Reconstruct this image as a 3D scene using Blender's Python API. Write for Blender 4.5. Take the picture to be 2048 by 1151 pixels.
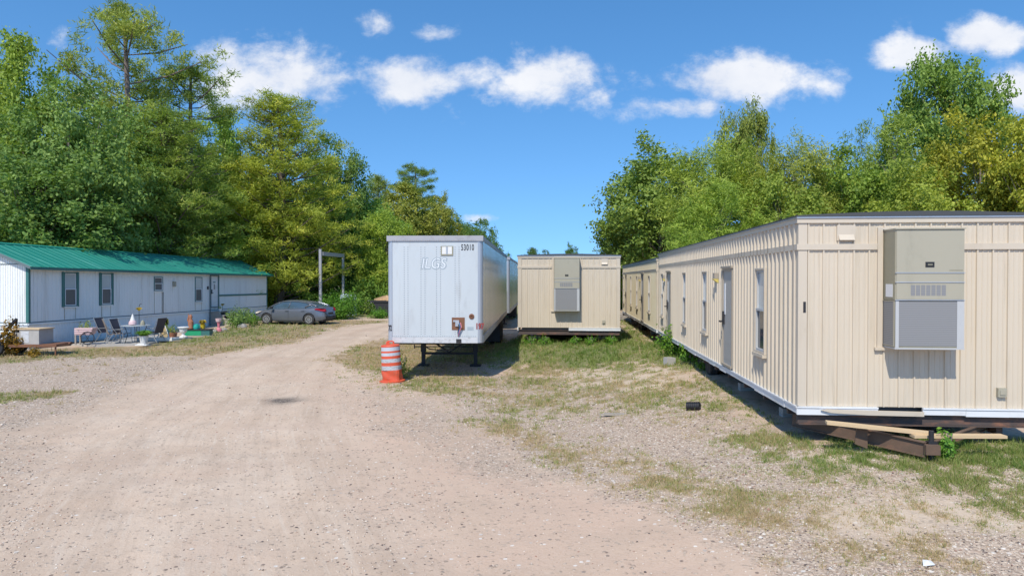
import bpy, math, random
import numpy as np
from mathutils import Vector, Matrix, Euler
R = math.radians
for o in list(bpy.data.objects): bpy.data.objects.remove(o)
S = bpy.context.scene
COL = S.collection

# ---------------------------------------------------------------- camera
CAMZ = 2.75; FPX = 1365.33; HOR = 558.0
cd = bpy.data.cameras.new('camera'); cam = bpy.data.objects.new('camera', cd); COL.objects.link(cam)
cd.lens = 24; cd.sensor_width = 36; cd.clip_end = 3000; cd.clip_start = 0.1
cam.location = (0, 0, CAMZ); cam.rotation_euler = (R(90) - math.atan((575.5 - HOR) / FPX), 0, 0)
S.camera = cam
S.render.resolution_x = 1024; S.render.resolution_y = 575
S.view_settings.view_transform = 'Standard'; S.view_settings.look = 'None'
S.view_settings.exposure = 0.56; S.view_settings.gamma = 1

# ---------------------------------------------------------------- sun
SD = Vector((.27, .80, -1.0)).normalized()
SUN_EL = math.asin(-SD.z); SUN_AZ = math.atan2(-SD.x, -SD.y)
sl = bpy.data.lights.new('sun', 'SUN'); sl.energy = 2.95; sl.angle = R(.5); sl.color = (1, .935, .815)
so = bpy.data.objects.new('sun', sl); COL.objects.link(so)
so.rotation_euler = SD.to_track_quat('-Z', 'Y').to_euler(); so.location = (-10, -20, 40)

# ---------------------------------------------------------------- world: sky and clouds
W = bpy.data.worlds.new('World'); S.world = W; W.use_nodes = True
nt = W.node_tree; nt.nodes.clear()
def N(t, **k):
    n = nt.nodes.new(t)
    for a, b in k.items(): setattr(n, a, b)
    return n
def L(a, b): nt.links.new(a, b)
def MA(op, a, b=None, c=None, clamp=False):
    n = N('ShaderNodeMath', operation=op); n.use_clamp = clamp
    for i, q in enumerate((a, b, c)):
        if q is None: continue
        if isinstance(q, (int, float)): n.inputs[i].default_value = q
        else: L(q, n.inputs[i])
    return n.outputs[0]
sky = N('ShaderNodeTexSky', sky_type='NISHITA'); sky.sun_disc = False
sky.sun_elevation = SUN_EL; sky.sun_rotation = SUN_AZ; sky.air_density = 1.0; sky.dust_density = .15; sky.ozone_density = 1.6; sky.altitude = 0
hs = N('ShaderNodeHueSaturation'); hs.inputs['Saturation'].default_value = 1.28; hs.inputs['Hue'].default_value = .498; hs.inputs['Value'].default_value = 1.0
L(sky.outputs[0], hs.inputs['Color'])
tc = N('ShaderNodeTexCoord'); vm = N('ShaderNodeVectorMath', operation='MULTIPLY_ADD'); vm.inputs[1].default_value = (1, 1, .9); vm.inputs[2].default_value = (0, 0, .20); L(tc.outputs['Generated'], vm.inputs[0]); L(vm.outputs[0], sky.inputs['Vector'])
sp = N('ShaderNodeSeparateXYZ'); L(tc.outputs['Generated'], sp.inputs[0])
yy = MA('MAXIMUM', sp.outputs[1], .05)
U = MA('DIVIDE', sp.outputs[0], yy); V = MA('DIVIDE', sp.outputs[2], yy)
cmb = N('ShaderNodeCombineXYZ'); L(U, cmb.inputs[0]); L(MA('MULTIPLY', V, 1.35), cmb.inputs[1])
nz = N('ShaderNodeTexNoise'); nz.inputs['Scale'].default_value = 10; nz.inputs['Detail'].default_value = 12; nz.inputs['Roughness'].default_value = .64; nz.inputs['Distortion'].default_value = .12
L(cmb.outputs[0], nz.inputs['Vector'])
nz2 = N('ShaderNodeTexNoise'); nz2.inputs['Scale'].default_value = 4.3; nz2.inputs['Detail'].default_value = 3
L(cmb.outputs[0], nz2.inputs['Vector'])
CL = [(545,150,175,72,1.0),(450,120,80,50,.75),(640,185,75,45,.7),(830,160,110,52,.95),(1090,160,120,58,1.05),(1000,150,130,45,.7),(930,190,150,50,.45),(1180,190,60,40,.6),(1490,165,190,48,1.05),
      (1360,215,110,30,.95),(1520,135,90,34,.8),(1640,170,50,26,.7),(1815,112,85,42,1.1),(1985,72,95,38,1.15),(2045,185,80,55,1.15),(755,45,55,40,.72),(865,72,55,28,.72),
      (130,75,60,26,.45),(960,437,48,13,.7),(1785,212,55,20,.5),(190,190,70,30,.6),(920,235,60,30,.42),(2300,140,160,60,1),(-300,160,200,60,1)]
tot = None
for (cx, cy, rx, ry, w) in CL:
    a = MA('MULTIPLY', MA('SUBTRACT', U, (cx - 1024) / FPX), FPX / rx)
    b = MA('MULTIPLY', MA('SUBTRACT', V, (HOR - cy) / FPX), FPX / ry)
    r2 = MA('ADD', MA('MULTIPLY', a, a), MA('MULTIPLY', b, b))
    g = MA('MULTIPLY', MA('EXPONENT', MA('MULTIPLY', r2, -.8)), w)
    tot = g if tot is None else MA('MAXIMUM', tot, g)
den = MA('ADD', tot, MA('MULTIPLY', MA('SUBTRACT', nz.outputs[0], .5), 1.9))
mr = N('ShaderNodeMapRange', interpolation_type='SMOOTHSTEP'); mr.inputs[1].default_value = .36; mr.inputs[2].default_value = .95
L(den, mr.inputs[0])
msk = MA('MULTIPLY', MA('MULTIPLY', mr.outputs[0], MA('MULTIPLY', tot, 4, clamp=True)), MA('MULTIPLY', sp.outputs[1], 5, clamp=True), clamp=True)
ccr = N('ShaderNodeMix', data_type='RGBA'); ccr.inputs[6].default_value = (3.3, 3.55, 4.1, 1); ccr.inputs[7].default_value = (4.4, 4.45, 4.6, 1)
L(MA('MULTIPLY', MA('SUBTRACT', MA('ADD', nz2.outputs[0], MA('MULTIPLY', nz.outputs[0], .6)), .5), 2.2, clamp=True), ccr.inputs[0])
mx = N('ShaderNodeMix', data_type='RGBA'); L(MA('MULTIPLY', msk, .96), mx.inputs[0]); L(hs.outputs[0], mx.inputs[6]); L(ccr.outputs[2], mx.inputs[7])
bg = N('ShaderNodeBackground'); bg.inputs[1].default_value = .15; L(mx.outputs[2], bg.inputs[0])
wo = N('ShaderNodeOutputWorld'); L(bg.outputs[0], wo.inputs[0])

# ---------------------------------------------------------------- numeric noise
def _h(ix, iy, s):
    n = (ix.astype(np.int64) * 374761393 + iy.astype(np.int64) * 668265263 + s * 974634777) & 0x7fffffff
    n = ((n ^ (n >> 13)) * 1274126177) & 0x7fffffff
    return ((n ^ (n >> 16)) & 0xffff) / 65535.0
def vn(x, y, s=0):
    x = np.asarray(x, float); y = np.asarray(y, float)
    ix = np.floor(x); iy = np.floor(y); fx = x - ix; fy = y - iy
    fx = fx * fx * (3 - 2 * fx); fy = fy * fy * (3 - 2 * fy)
    return (_h(ix, iy, s) * (1 - fx) + _h(ix + 1, iy, s) * fx) * (1 - fy) + (_h(ix, iy + 1, s) * (1 - fx) + _h(ix + 1, iy + 1, s) * fx) * fy
def fbm(x, y, s=0, o=4):
    t = 0; a = .5; m = 0
    for i in range(o):
        t = t + a * vn(x * 2 ** i, y * 2 ** i, s + i * 17); m += a; a *= .55
    return t / m
def ss(a, b, x):
    t = np.clip((np.asarray(x, float) - a) / (b - a), 0, 1); return t * t * (3 - 2 * t)
def G(x, y):   # ground height
    x = np.asarray(x, float); y = np.asarray(y, float)
    u = x - .0775 * (y - 9); return np.maximum(.5 * ss(-.3, 4.7, u) * ss(3, 9, y), .42 * ss(-1.9, -.5, u) * ss(19, 24.2, y) * (1 - ss(60, 80, y)))
def P(px, py):  # a pixel of the photograph turned into a point on the ground
    z = 0.
    for _ in range(12):
        Y = (CAMZ - z) * FPX / (py - HOR); X = (px - 1024) / FPX * Y; z = float(G(X, Y))
    return (X, Y)

# ---------------------------------------------------------------- objects
def tag(o, label=None, cat=None, group=None, kind=None):
    if label: o['label'] = label
    if cat: o['category'] = cat
    if group: o['group'] = group
    if kind: o['kind'] = kind
    return o
def thing(name, label, cat, loc=(0, 0, 0), rz=0, group=None):
    o = bpy.data.objects.new(name, None); COL.objects.link(o); o.location = loc; o.rotation_euler = (0, 0, rz)
    o.empty_display_size = .2
    return tag(o, label, cat, group)
class MB:
    def __init__(s): s.v = []; s.f = []; s.M = None
    def add(s, vs, fs):
        n = len(s.v)
        s.v += [tuple(s.M @ Vector(p)) for p in vs] if s.M else [tuple(p) for p in vs]
        s.f += [tuple(i + n for i in q) for q in fs]; return s
    def box(s, x0, x1, y0, y1, z0, z1):
        return s.add([(x0,y0,z0),(x1,y0,z0),(x1,y1,z0),(x0,y1,z0),(x0,y0,z1),(x1,y0,z1),(x1,y1,z1),(x0,y1,z1)],
                     [(0,3,2,1),(4,5,6,7),(0,1,5,4),(1,2,6,5),(2,3,7,6),(3,0,4,7)])
    def bar(s, a, b, w, h, up=(0, 0, 1)):
        a = Vector(a); b = Vector(b); d = (b - a).normalized(); sd = d.cross(Vector(up))
        if sd.length < 1e-4: sd = d.cross(Vector((1, 0, 0)))
        sd.normalize(); u = sd.cross(d) * (h / 2); sd = sd * (w / 2)
        return s.add([a-sd-u,a+sd-u,a+sd+u,a-sd+u,b-sd-u,b+sd-u,b+sd+u,b-sd+u],
                     [(0,3,2,1),(4,5,6,7),(0,1,5,4),(1,2,6,5),(2,3,7,6),(3,0,4,7)])
    def tube(s, pts, rad, n=8):
        pts = [Vector(p) for p in pts]
        if isinstance(rad, (int, float)): rad = [rad] * len(pts)
        vs = []; fs = []
        for i, p in enumerate(pts):
            d = (pts[min(i + 1, len(pts) - 1)] - pts[max(i - 1, 0)]).normalized()
            a = d.orthogonal().normalized() if i == 0 else (a - d * a.dot(d)).normalized()
            b = d.cross(a)
            for k in range(n):
                t = 2 * math.pi * k / n; vs.append(p + (a * math.cos(t) + b * math.sin(t)) * rad[i])
        for i in range(len(pts) - 1):
            for k in range(n):
                k2 = (k + 1) % n; fs.append((i*n+k, i*n+k2, (i+1)*n+k2, (i+1)*n+k))
        fs.append(tuple(range(n))[::-1]); fs.append(tuple(range((len(pts)-1)*n, len(pts)*n)))
        return s.add(vs, fs)
    def lathe(s, prof, n=20, c=(0, 0, 0), squash=1):
        vs = []; fs = []
        for r, z in prof:
            for k in range(n):
                t = 2 * math.pi * k / n; vs.append((c[0] + r * math.cos(t), c[1] + r * math.sin(t) * squash, c[2] + z))
        for i in range(len(prof) - 1):
            for k in range(n):
                k2 = (k + 1) % n; fs.append((i*n+k, i*n+k2, (i+1)*n+k2, (i+1)*n+k))
        fs.append(tuple(range(n))[::-1]); fs.append(tuple(range((len(prof)-1)*n, len(prof)*n)))
        return s.add(vs, fs)
    def prism(s, poly, axis, a, b):   # polygon in the two other axes, extruded along axis
        def mk(p, t):
            return {0: (t, p[0], p[1]), 1: (p[0], t, p[1]), 2: (p[0], p[1], t)}[axis]
        n = len(poly)
        return s.add([mk(p, a) for p in poly] + [mk(p, b) for p in poly],
                     [tuple(range(n)), tuple(range(n, 2 * n))[::-1]] + [(i, i + n, (i + 1) % n + n, (i + 1) % n) for i in range(n)])
def build(name, mb, mat, parent=None, smooth=False, bevel=0, fix=True, sep=False):
    if sep:   # every loose piece becomes a part of its own
        p = list(range(len(mb.v)))
        def find(i):
            while p[i] != i: p[i] = p[p[i]]; i = p[i]
            return i
        for f in mb.f:
            for q in f[1:]: p[find(q)] = find(f[0])
        gs = {}
        for f in mb.f: gs.setdefault(find(f[0]), []).append(f)
        for fs in gs.values():
            ids = sorted({i for f in fs for i in f}); mp = {i: k for k, i in enumerate(ids)}; m2 = MB(); m2.v = [mb.v[i] for i in ids]; m2.f = [tuple(mp[i] for i in f) for f in fs]
            o = build(name, m2, mat, parent, smooth, bevel, fix)
        return o
    me = bpy.data.meshes.new(name); me.from_pydata(mb.v, [], mb.f); me.materials.append(mat)
    if fix and len(mb.f) < 60000:
        import bmesh
        b = bmesh.new(); b.from_mesh(me); bmesh.ops.recalc_face_normals(b, faces=b.faces); b.to_mesh(me); b.free()
    if smooth: me.polygons.foreach_set('use_smooth', [True] * len(me.polygons))
    o = bpy.data.objects.new(name, me); COL.objects.link(o)
    if parent: o.parent = parent
    if bevel:
        m = o.modifiers.new('bevel', 'BEVEL'); m.width = bevel; m.segments = 2; m.limit_method = 'ANGLE'
    if smooth == 'auto': pass
    return o
def npmesh(name, verts, faces, mat, parent=None, attrs=None, smooth=False):
    """verts (n,3), faces (m,k) arrays; attrs: dict name -> (n,) or (n,4) point data"""
    me = bpy.data.meshes.new(name); verts = np.asarray(verts, np.float32); faces = np.asarray(faces, np.int32)
    m, k = faces.shape
    me.vertices.add(len(verts)); me.vertices.foreach_set('co', verts.ravel())
    me.loops.add(m * k); me.loops.foreach_set('vertex_index', faces.ravel())
    me.polygons.add(m); me.polygons.foreach_set('loop_start', np.arange(0, m * k, k, dtype=np.int32))
    me.update(calc_edges=True)
    if smooth: me.polygons.foreach_set('use_smooth', np.ones(m, bool))
    for a, d in (attrs or {}).items():
        d = np.asarray(d, np.float32)
        if d.ndim == 1:
            at = me.attributes.new(a, 'FLOAT', 'POINT'); at.data.foreach_set('value', d)
        else:
            at = me.attributes.new(a, 'FLOAT_COLOR', 'POINT'); at.data.foreach_set('color', d.ravel())
    me.materials.append(mat); me.validate()
    o = bpy.data.objects.new(name, me); COL.objects.link(o)
    if parent: o.parent = parent
    return o
_tc = {}
def text(name, s, size, mat, parent, loc, rot, shear=0, depth=.002, sx=1, space=1, off=0):
    c = bpy.data.curves.new(name, 'FONT'); c.body = s; c.size = size; c.extrude = depth; c.shear = shear; c.space_character = space; c.offset = off
    t = bpy.data.objects.new('tmp', c); COL.objects.link(t)
    dg = bpy.context.evaluated_depsgraph_get(); me = bpy.data.meshes.new_from_object(t.evaluated_get(dg))
    bpy.data.objects.remove(t)
    me.name = name; me.materials.clear(); me.materials.append(mat)
    o = bpy.data.objects.new(name, me); COL.objects.link(o); o.parent = parent; o.location = loc; o.rotation_euler = rot; o.scale = (sx, 1, 1)
    return o
def copy_tree(o, parent=None):
    c = o.copy(); COL.objects.link(c); c.parent = parent
    for ch in list(o.children): copy_tree(ch, c)
    return c

# ---------------------------------------------------------------- materials
def srgb(r, g, b):
    f = lambda c: (c / 255 / 12.92) if c / 255 <= .04045 else ((c / 255 + .055) / 1.055) ** 2.4
    return (f(r), f(g), f(b), 1)
class MT:
    def __init__(s, name):
        s.m = bpy.data.materials.new(name); s.m.use_nodes = True; s.t = s.m.node_tree; s.t.nodes.clear()
        s.out = s.t.nodes.new('ShaderNodeOutputMaterial'); s.b = s.t.nodes.new('ShaderNodeBsdfPrincipled'); s.l(s.b.outputs[0], s.out.inputs[0])
        s.tc = s.t.nodes.new('ShaderNodeTexCoord')
    def n(s, t, **k):
        n = s.t.nodes.new(t)
        for a, b in k.items(): setattr(n, a, b)
        return n
    def l(s, a, b): s.t.links.new(a, b)
    def setv(s, sock, v):
        if isinstance(v, bpy.types.NodeSocket): s.l(v, sock)
        else: sock.default_value = v
    def noise(s, scale, detail=4, rough=.55, stretch=(1, 1, 1), dist=0, co='Object', off=(0, 0, 0)):
        mp = s.n('ShaderNodeMapping'); mp.inputs['Scale'].default_value = stretch; mp.inputs['Location'].default_value = off
        s.l(s.tc.outputs[co], mp.inputs[0])
        x = s.n('ShaderNodeTexNoise'); x.inputs['Scale'].default_value = scale; x.inputs['Detail'].default_value = detail
        x.inputs['Roughness'].default_value = rough; x.inputs['Distortion'].default_value = dist; s.l(mp.outputs[0], x.inputs['Vector']); return x.outputs[0]
    def math(s, op, a, b=None, c=None, clamp=False):
        x = s.n('ShaderNodeMath', operation=op); x.use_clamp = clamp
        for i, q in enumerate((a, b, c)):
            if q is not None: s.setv(x.inputs[i], q)
        return x.outputs[0]
    def step(s, v, a, b):
        x = s.n('ShaderNodeMapRange', interpolation_type='SMOOTHSTEP'); s.setv(x.inputs[0], v); x.inputs[1].default_value = a; x.inputs[2].default_value = b; return x.outputs[0]
    def mix(s, f, a, b, mode='MIX'):
        x = s.n('ShaderNodeMix', data_type='RGBA', blend_type=mode); s.setv(x.inputs[0], f); s.setv(x.inputs[6], a); s.setv(x.inputs[7], b); return x.outputs[2]
    def bump(s, h, d=.01, st=1):
        x = s.n('ShaderNodeBump'); x.inputs['Distance'].default_value = d; x.inputs['Strength'].default_value = st; s.l(h, x.inputs['Height']); s.l(x.outputs[0], s.b.inputs['Normal'])
    def fin(s, col, rough=.6, metal=0, spec=None):
        s.setv(s.b.inputs['Base Color'], col); s.setv(s.b.inputs['Roughness'], rough); s.b.inputs['Metallic'].default_value = metal
        if spec is not None: s.b.inputs['Specular IOR Level'].default_value = spec
        return s.m
def c4(*a): return (a[0], a[1], a[2], 1)
def mul(c, k): return (c[0] * k, c[1] * k, c[2] * k, 1)
def paint(name, c, rough=.5, metal=0, var=.12, scale=3, stretch=(1, 1, 1), dirt=None, dirt_amt=.5, bump=0, fine=40, streak=None, wave=0):
    """painted or raw surface with mottling, optional dirt colour in streaks"""
    m = MT(name); a = m.noise(scale, 5, .6, stretch); f = m.noise(fine, 3, .6)
    col = m.mix(a, mul(c, 1 - var), mul(c, 1 + var))
    col = m.mix(m.math('MULTIPLY', f, .5), col, mul(c, 1 - var))
    if dirt:
        d = m.noise(scale * 1.7, 7, .68, stretch, .3, off=(3, 1, 7))
        col = m.mix(m.math('MULTIPLY', m.step(d, .5, .78), dirt_amt), col, dirt)
    if streak:   # narrow drip marks running down the sheet
        q = m.noise(9, 5, .7, (1, 1, .035), 0, off=(9, 4, 2)); q2 = m.noise(1.1, 3, .5, off=(1, 7, 3))
        col = m.mix(m.math('MULTIPLY', m.math('MULTIPLY', m.step(q, .54, .72), m.step(q2, .38, .62)), .55), col, streak)
    if wave: m.bump(m.noise(2.2, 2, .4, (1, 1, .5)), wave)
    if bump: m.bump(f, bump)
    return m.fin(col, m.math('ADD', m.math('MULTIPLY', a, .2), rough - .1), metal)
def flat(name, c, rough=.5, metal=0): return paint(name, c, rough, metal, .06)

M = {}
M['cream'] = paint('cream_siding', c4(.61, .525, .41), .5, 0, .05, 1.5, (1, 1, .10), c4(.38, .32, .23), .5, streak=c4(.36, .29, .20), wave=.012)
M['cream2'] = paint('yellowed_cream_siding', c4(.57, .50, .35), .5, 0, .06, .9, (1, 1, .2), c4(.50, .32, .14), .55, streak=c4(.34, .24, .13), wave=.012)
M['creamtrim'] = paint('cream_trim', c4(.58, .50, .395), .5, 0, .05, 2, (1, 1, .4), c4(.40, .33, .24), .35)
M['taupe'] = paint('taupe_trim', c4(.36, .31, .245), .5, 0, .06, 2)
M['whitetrim'] = paint('white_trim', c4(.72, .73, .74), .45, 0, .06, 2, (.5, .5, 1), c4(.4, .36, .3), .5)
M['roofedge'] = paint('dark_roof_edge', c4(.06, .065, .07), .7, 0, .2)
M['rust'] = paint('rusty_steel', c4(.085, .065, .058), .75, 0, .3, 1.4, (1, 1, 3), c4(.32, .14, .075), .95)
M['rust2'] = paint('brown_rust', c4(.22, .10, .055), .85, 0, .35, 5, (1, 1, 1), c4(.06, .045, .04), .8, .004)
M['acgrey'] = paint('olive_grey_steel', c4(.39, .36, .275), .45, 0, .05, 2, (1, 1, .3), c4(.2, .19, .14), .4, streak=c4(.2, .18, .13))
M['acside'] = paint('weathered_grey_side', c4(.30, .28, .20), .5, 0, .1, 2, (1, 1, .3), c4(.16, .14, .1), .5)
M['black'] = paint('black_plastic', c4(.018, .018, .02), .5, 0, .2)
M['tyre'] = paint('tyre_rubber', c4(.03, .03, .032), .85, 0, .25, 6, (1, 1, 1), c4(.16, .14, .11), .5)
M['doorgrey'] = paint('grey_steel_door', c4(.40, .385, .355), .5, 0, .08, 1.5, (1, 1, .5), c4(.24, .21, .18), .5)
M['darkrust'] = paint('dark_brown_steel', c4(.145, .092, .062), .8, 0, .3, 2.5, (1, 1, 1), c4(.27, .14, .085), .8)
M['guard'] = paint('grey_white_guard', c4(.47, .475, .475), .5, 0, .06)
M['metal'] = paint('bare_aluminium', c4(.55, .56, .58), .38, .6, .12, 3, (1, 1, .5), c4(.3, .3, .3), .4)
M['chrome'] = flat('bright_metal', c4(.7, .7, .72), .25, .9)
M['boxwhite'] = paint('faded_white_panel', c4(.52, .56, .58), .42, 0, .06, 1.1, (1, 1, .3), c4(.36, .37, .37), .5, streak=c4(.30, .28, .26), wave=.01)
M['boxpost'] = paint('grey_corner_post', c4(.46, .49, .53), .36, .35, .06, 2, (1, 1, .2), c4(.3, .3, .31), .35)
M['railworn'] = paint('worn_white_rail', c4(.66, .66, .66), .4, .2, .15, 8, (.6, 1, 1.6), c4(.14, .12, .11), 1)
M['toprail'] = paint('aged_aluminium_rail', c4(.42, .41, .42), .5, .35, .12, 4, (1, 1, 1), c4(.22, .19, .18), .55)
M['rivet'] = paint('dull_rivets', c4(.20, .23, .27), .6)
M['glyph'] = paint('black_lettering', c4(.02, .02, .025), .6)
M['redglyph'] = paint('red_lettering', c4(.28, .04, .04), .6)
M['ghost'] = paint('ghost_lettering', c4(.34, .40, .44), .6, 0, .1, 14, (1, 1, 1), c4(.52, .56, .58), 1)
M['ghostw'] = paint('pale_ghost_lettering', c4(.72, .75, .77), .5)
M['darksteel'] = paint('black_painted_steel', c4(.022, .022, .026), .6, 0, .3, 5, (1, 1, 1), c4(.10, .06, .045), .5)
M['orange'] = paint('orange_plastic', c4(.66, .095, .04), .55, 0, .15, 5, (1, 1, 1), c4(.33, .13, .08), .75)
M['reflect'] = paint('silver_reflective_band', c4(.50, .53, .58), .4, 0, .08, 5, (1, 1, 1), c4(.3, .3, .3), .5)
M['reflectworn'] = paint('peeling_reflective_band', c4(.48, .50, .52), .6, 0, .2, 9, (1, 1, 1.6), c4(.07, .09, .08), 1)
M['concrete'] = paint('concrete', c4(.42, .40, .37), .85, 0, .12, 3, (1, 1, 1), c4(.28, .25, .21), .5, .003)
M['wood'] = paint('sun_bleached_timber', c4(.60, .44, .26), .7, 0, .1, 3, (.5, 6, 6), c4(.40, .27, .15), .4)
M['greywood'] = paint('grey_timber', c4(.36, .32, .27), .8, 0, .15, 4, (1, 6, 6), c4(.2, .17, .14), .5)
M['bark'] = paint('bark', c4(.25, .215, .185), .9, 0, .3, 5, (1, 1, .3), c4(.12, .10, .09), .6, .02)
M['pinebark'] = paint('pine_bark', c4(.20, .155, .13), .9, 0, .3, 5, (1, 1, .3), c4(.09, .07, .06), .7, .02)
M['homewall'] = paint('pale_blue_siding', c4(.78, .80, .78), .5, 0, .04, .8, (1, 1, .12), c4(.50, .48, .43), .6, streak=c4(.38, .33, .27), wave=.015)
M['homeskirt'] = paint('pale_blue_skirting', c4(.74, .79, .80), .55, 0, .05, 1.2, (1, 1, .3), c4(.42, .40, .36), .5)
M['homegreen'] = paint('green_trim', c4(.045, .16, .15), .5, 0, .1)
M['homegrey'] = paint('dark_joint_strip', c4(.13, .17, .18), .6)
M['greenroof'] = paint('green_metal_roof', c4(.015, .235, .17), .5, 0, .14, .5, (.3, 3.5, 1), c4(.10, .36, .28), .8)
M['lawnbrown'] = paint('brown', c4(.2, .13, .07))
M['terracotta'] = paint('terracotta', c4(.36, .15, .08), .7)
M['white'] = paint('white_plaster', c4(.74, .73, .70), .6, 0, .08, 4, (1, 1, 1), c4(.5, .48, .43), .4)
M['green'] = paint('bright_green_plastic', c4(.015, .33, .15), .5)
M['teal'] = paint('teal_plastic', c4(.02, .36, .30), .4)
M['yellow'] = paint('yellow_petals', c4(.72, .50, .03), .6)
M['pink'] = paint('pink_glaze', c4(.62, .20, .24), .4)
M['pinkpale'] = paint('pale_pink_glaze', c4(.70, .50, .50), .4)
M['blue'] = paint('blue_plastic', c4(.05, .16, .34), .5)
M['mesh'] = paint('dark_sling_fabric', c4(.07, .062, .075), .8)
M['meshtan'] = paint('tan_sling_fabric', c4(.34, .27, .21), .8)
M['chairframe'] = paint('grey_tube', c4(.33, .34, .34), .45, .3)
M['tan'] = paint('tan_board', c4(.50, .38, .20), .7)
M['stone'] = paint('stone', c4(.34, .32, .30), .85, 0, .15, 6, (1, 1, 1), c4(.2, .18, .16), .5)
M['tarp'] = paint('pale_blue_tarp', c4(.42, .52, .60), .5, 0, .15, 4, (1, 1, 1), c4(.18, .26, .33), .6)
M['soil'] = paint('orange_soil', c4(.50, .33, .19), .9, 0, .2, 5)
M['car'] = paint('dark_grey_car_paint', c4(.165, .18, .21), .22, .4, .03, 1)
M['rim'] = paint('silver_alloy', c4(.60, .60, .60), .3, .6)
M['red'] = paint('red_lens', c4(.30, .012, .02), .25)
M['lens'] = paint('clear_lens', c4(.75, .68, .58), .15)
M['amber'] = paint('yellowed_lamp', c4(.62, .50, .14), .35)
def glass(name, c, rough=.06, curtain=None):
    m = MT(name); a = m.noise(1.3, 3)
    col = m.mix(a, mul(c, .6), mul(c, 1.5)); m.b.inputs['Specular IOR Level'].default_value = .8
    return m.fin(col, rough, 0)
M['glass'] = glass('dark_window_glass', c4(.035, .045, .06))
M['carglass'] = glass('tinted_car_glass', c4(.05, .085, .12), .04)
M['blind'] = paint('pale_blind_behind_glass', c4(.46, .50, .50), .12, 0, .05)
M['screen'] = paint('insect_screen', c4(.12, .115, .11), .5, 0, .15)
def coil():
    m = MT('coil_fins'); w = m.n('ShaderNodeTexWave', wave_type='BANDS', bands_direction='Z'); w.inputs['Scale'].default_value = 13; w.inputs['Distortion'].default_value = .6
    m.l(m.tc.outputs['Object'], w.inputs[0])
    w2 = m.n('ShaderNodeTexWave', wave_type='BANDS', bands_direction='X'); w2.inputs['Scale'].default_value = 16; m.l(m.tc.outputs['Object'], w2.inputs[0])
    f = m.math('ADD', m.math('MULTIPLY', w.outputs[1], .45), .2)
    return m.fin(m.mix(f, c4(.16, .16, .165), c4(.32, .32, .32)), .6)
M['coil'] = coil()
def sidealu():   # long side of the box trailer: aged reflective sheet, shows soft reflections
    m = MT('aged_aluminium_side'); a = m.noise(.7, 5, .6, (1, 1, .3)); f = m.noise(2.2, 6, .65, (1, 1, .12), .2)
    col = m.mix(a, c4(.36, .36, .34), c4(.50, .49, .45)); col = m.mix(m.math('MULTIPLY', m.step(f, .52, .8), .5), col, c4(.24, .22, .19))
    return m.fin(col, m.math('ADD', m.math('MULTIPLY', f, .2), .13), .55)
M['sidealu'] = sidealu()
def leafmat(name, a, b, c, tr=.35):
    m = MT(name); at = m.n('ShaderNodeAttribute', attribute_name='var'); oi = m.n('ShaderNodeObjectInfo')
    col = m.mix(m.step(at.outputs['Fac'], .0, .7), a, b); col = m.mix(m.step(at.outputs['Fac'], .72, 1.0), col, c)
    col = m.mix(1.0, col, oi.outputs['Color'], 'MULTIPLY')
    m.fin(col, .55); m.b.inputs['Specular IOR Level'].default_value = .25
    t = m.n('ShaderNodeBsdfTranslucent'); m.l(m.mix(1.0, col, c4(1.25, 1.3, .6), 'MULTIPLY'), t.inputs[0])
    x = m.n('ShaderNodeMixShader'); x.inputs[0].default_value = tr; m.l(m.b.outputs[0], x.inputs[1]); m.l(t.outputs[0], x.inputs[2]); m.l(x.outputs[0], m.out.inputs[0])
    return m.m
M['leaf'] = leafmat('green_leaves', c4(.10, .16, .035), c4(.30, .375, .09), c4(.52, .55, .14))
M['needle'] = leafmat('pine_needles', c4(.15, .20, .04), c4(.36, .42, .09), c4(.56, .53, .15))
M['vine'] = leafmat('bright_leaves', c4(.09, .22, .03), c4(.20, .40, .06), c4(.30, .48, .08))
M['grassblade'] = leafmat('grass_blades', c4(.11, .20, .035), c4(.27, .31, .09), c4(.50, .38, .22), .25)
# ---------------------------------------------------------------- ground
def sdist(poly, x, y):   # signed distance to a polygon, positive inside
    d = np.full(x.shape, 1e9); ins = np.zeros(x.shape, bool); n = len(poly)
    for i in range(n):
        x0, y0 = poly[i]; x1, y1 = poly[(i + 1) % n]; ex, ey = x1 - x0, y1 - y0
        t = np.clip(((x - x0) * ex + (y - y0) * ey) / (ex * ex + ey * ey + 1e-9), 0, 1)
        d = np.minimum(d, np.hypot(x - x0 - t * ex, y - y0 - t * ey))
        c = ((y0 > y) != (y1 > y)) & (x < (x1 - x0) * (y - y0) / ((y1 - y0) if y1 != y0 else 1e-9) + x0)
        ins ^= c
    return np.where(ins, d, -d)
def PP(pts): return [P(a, b) for a, b in pts]
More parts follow.
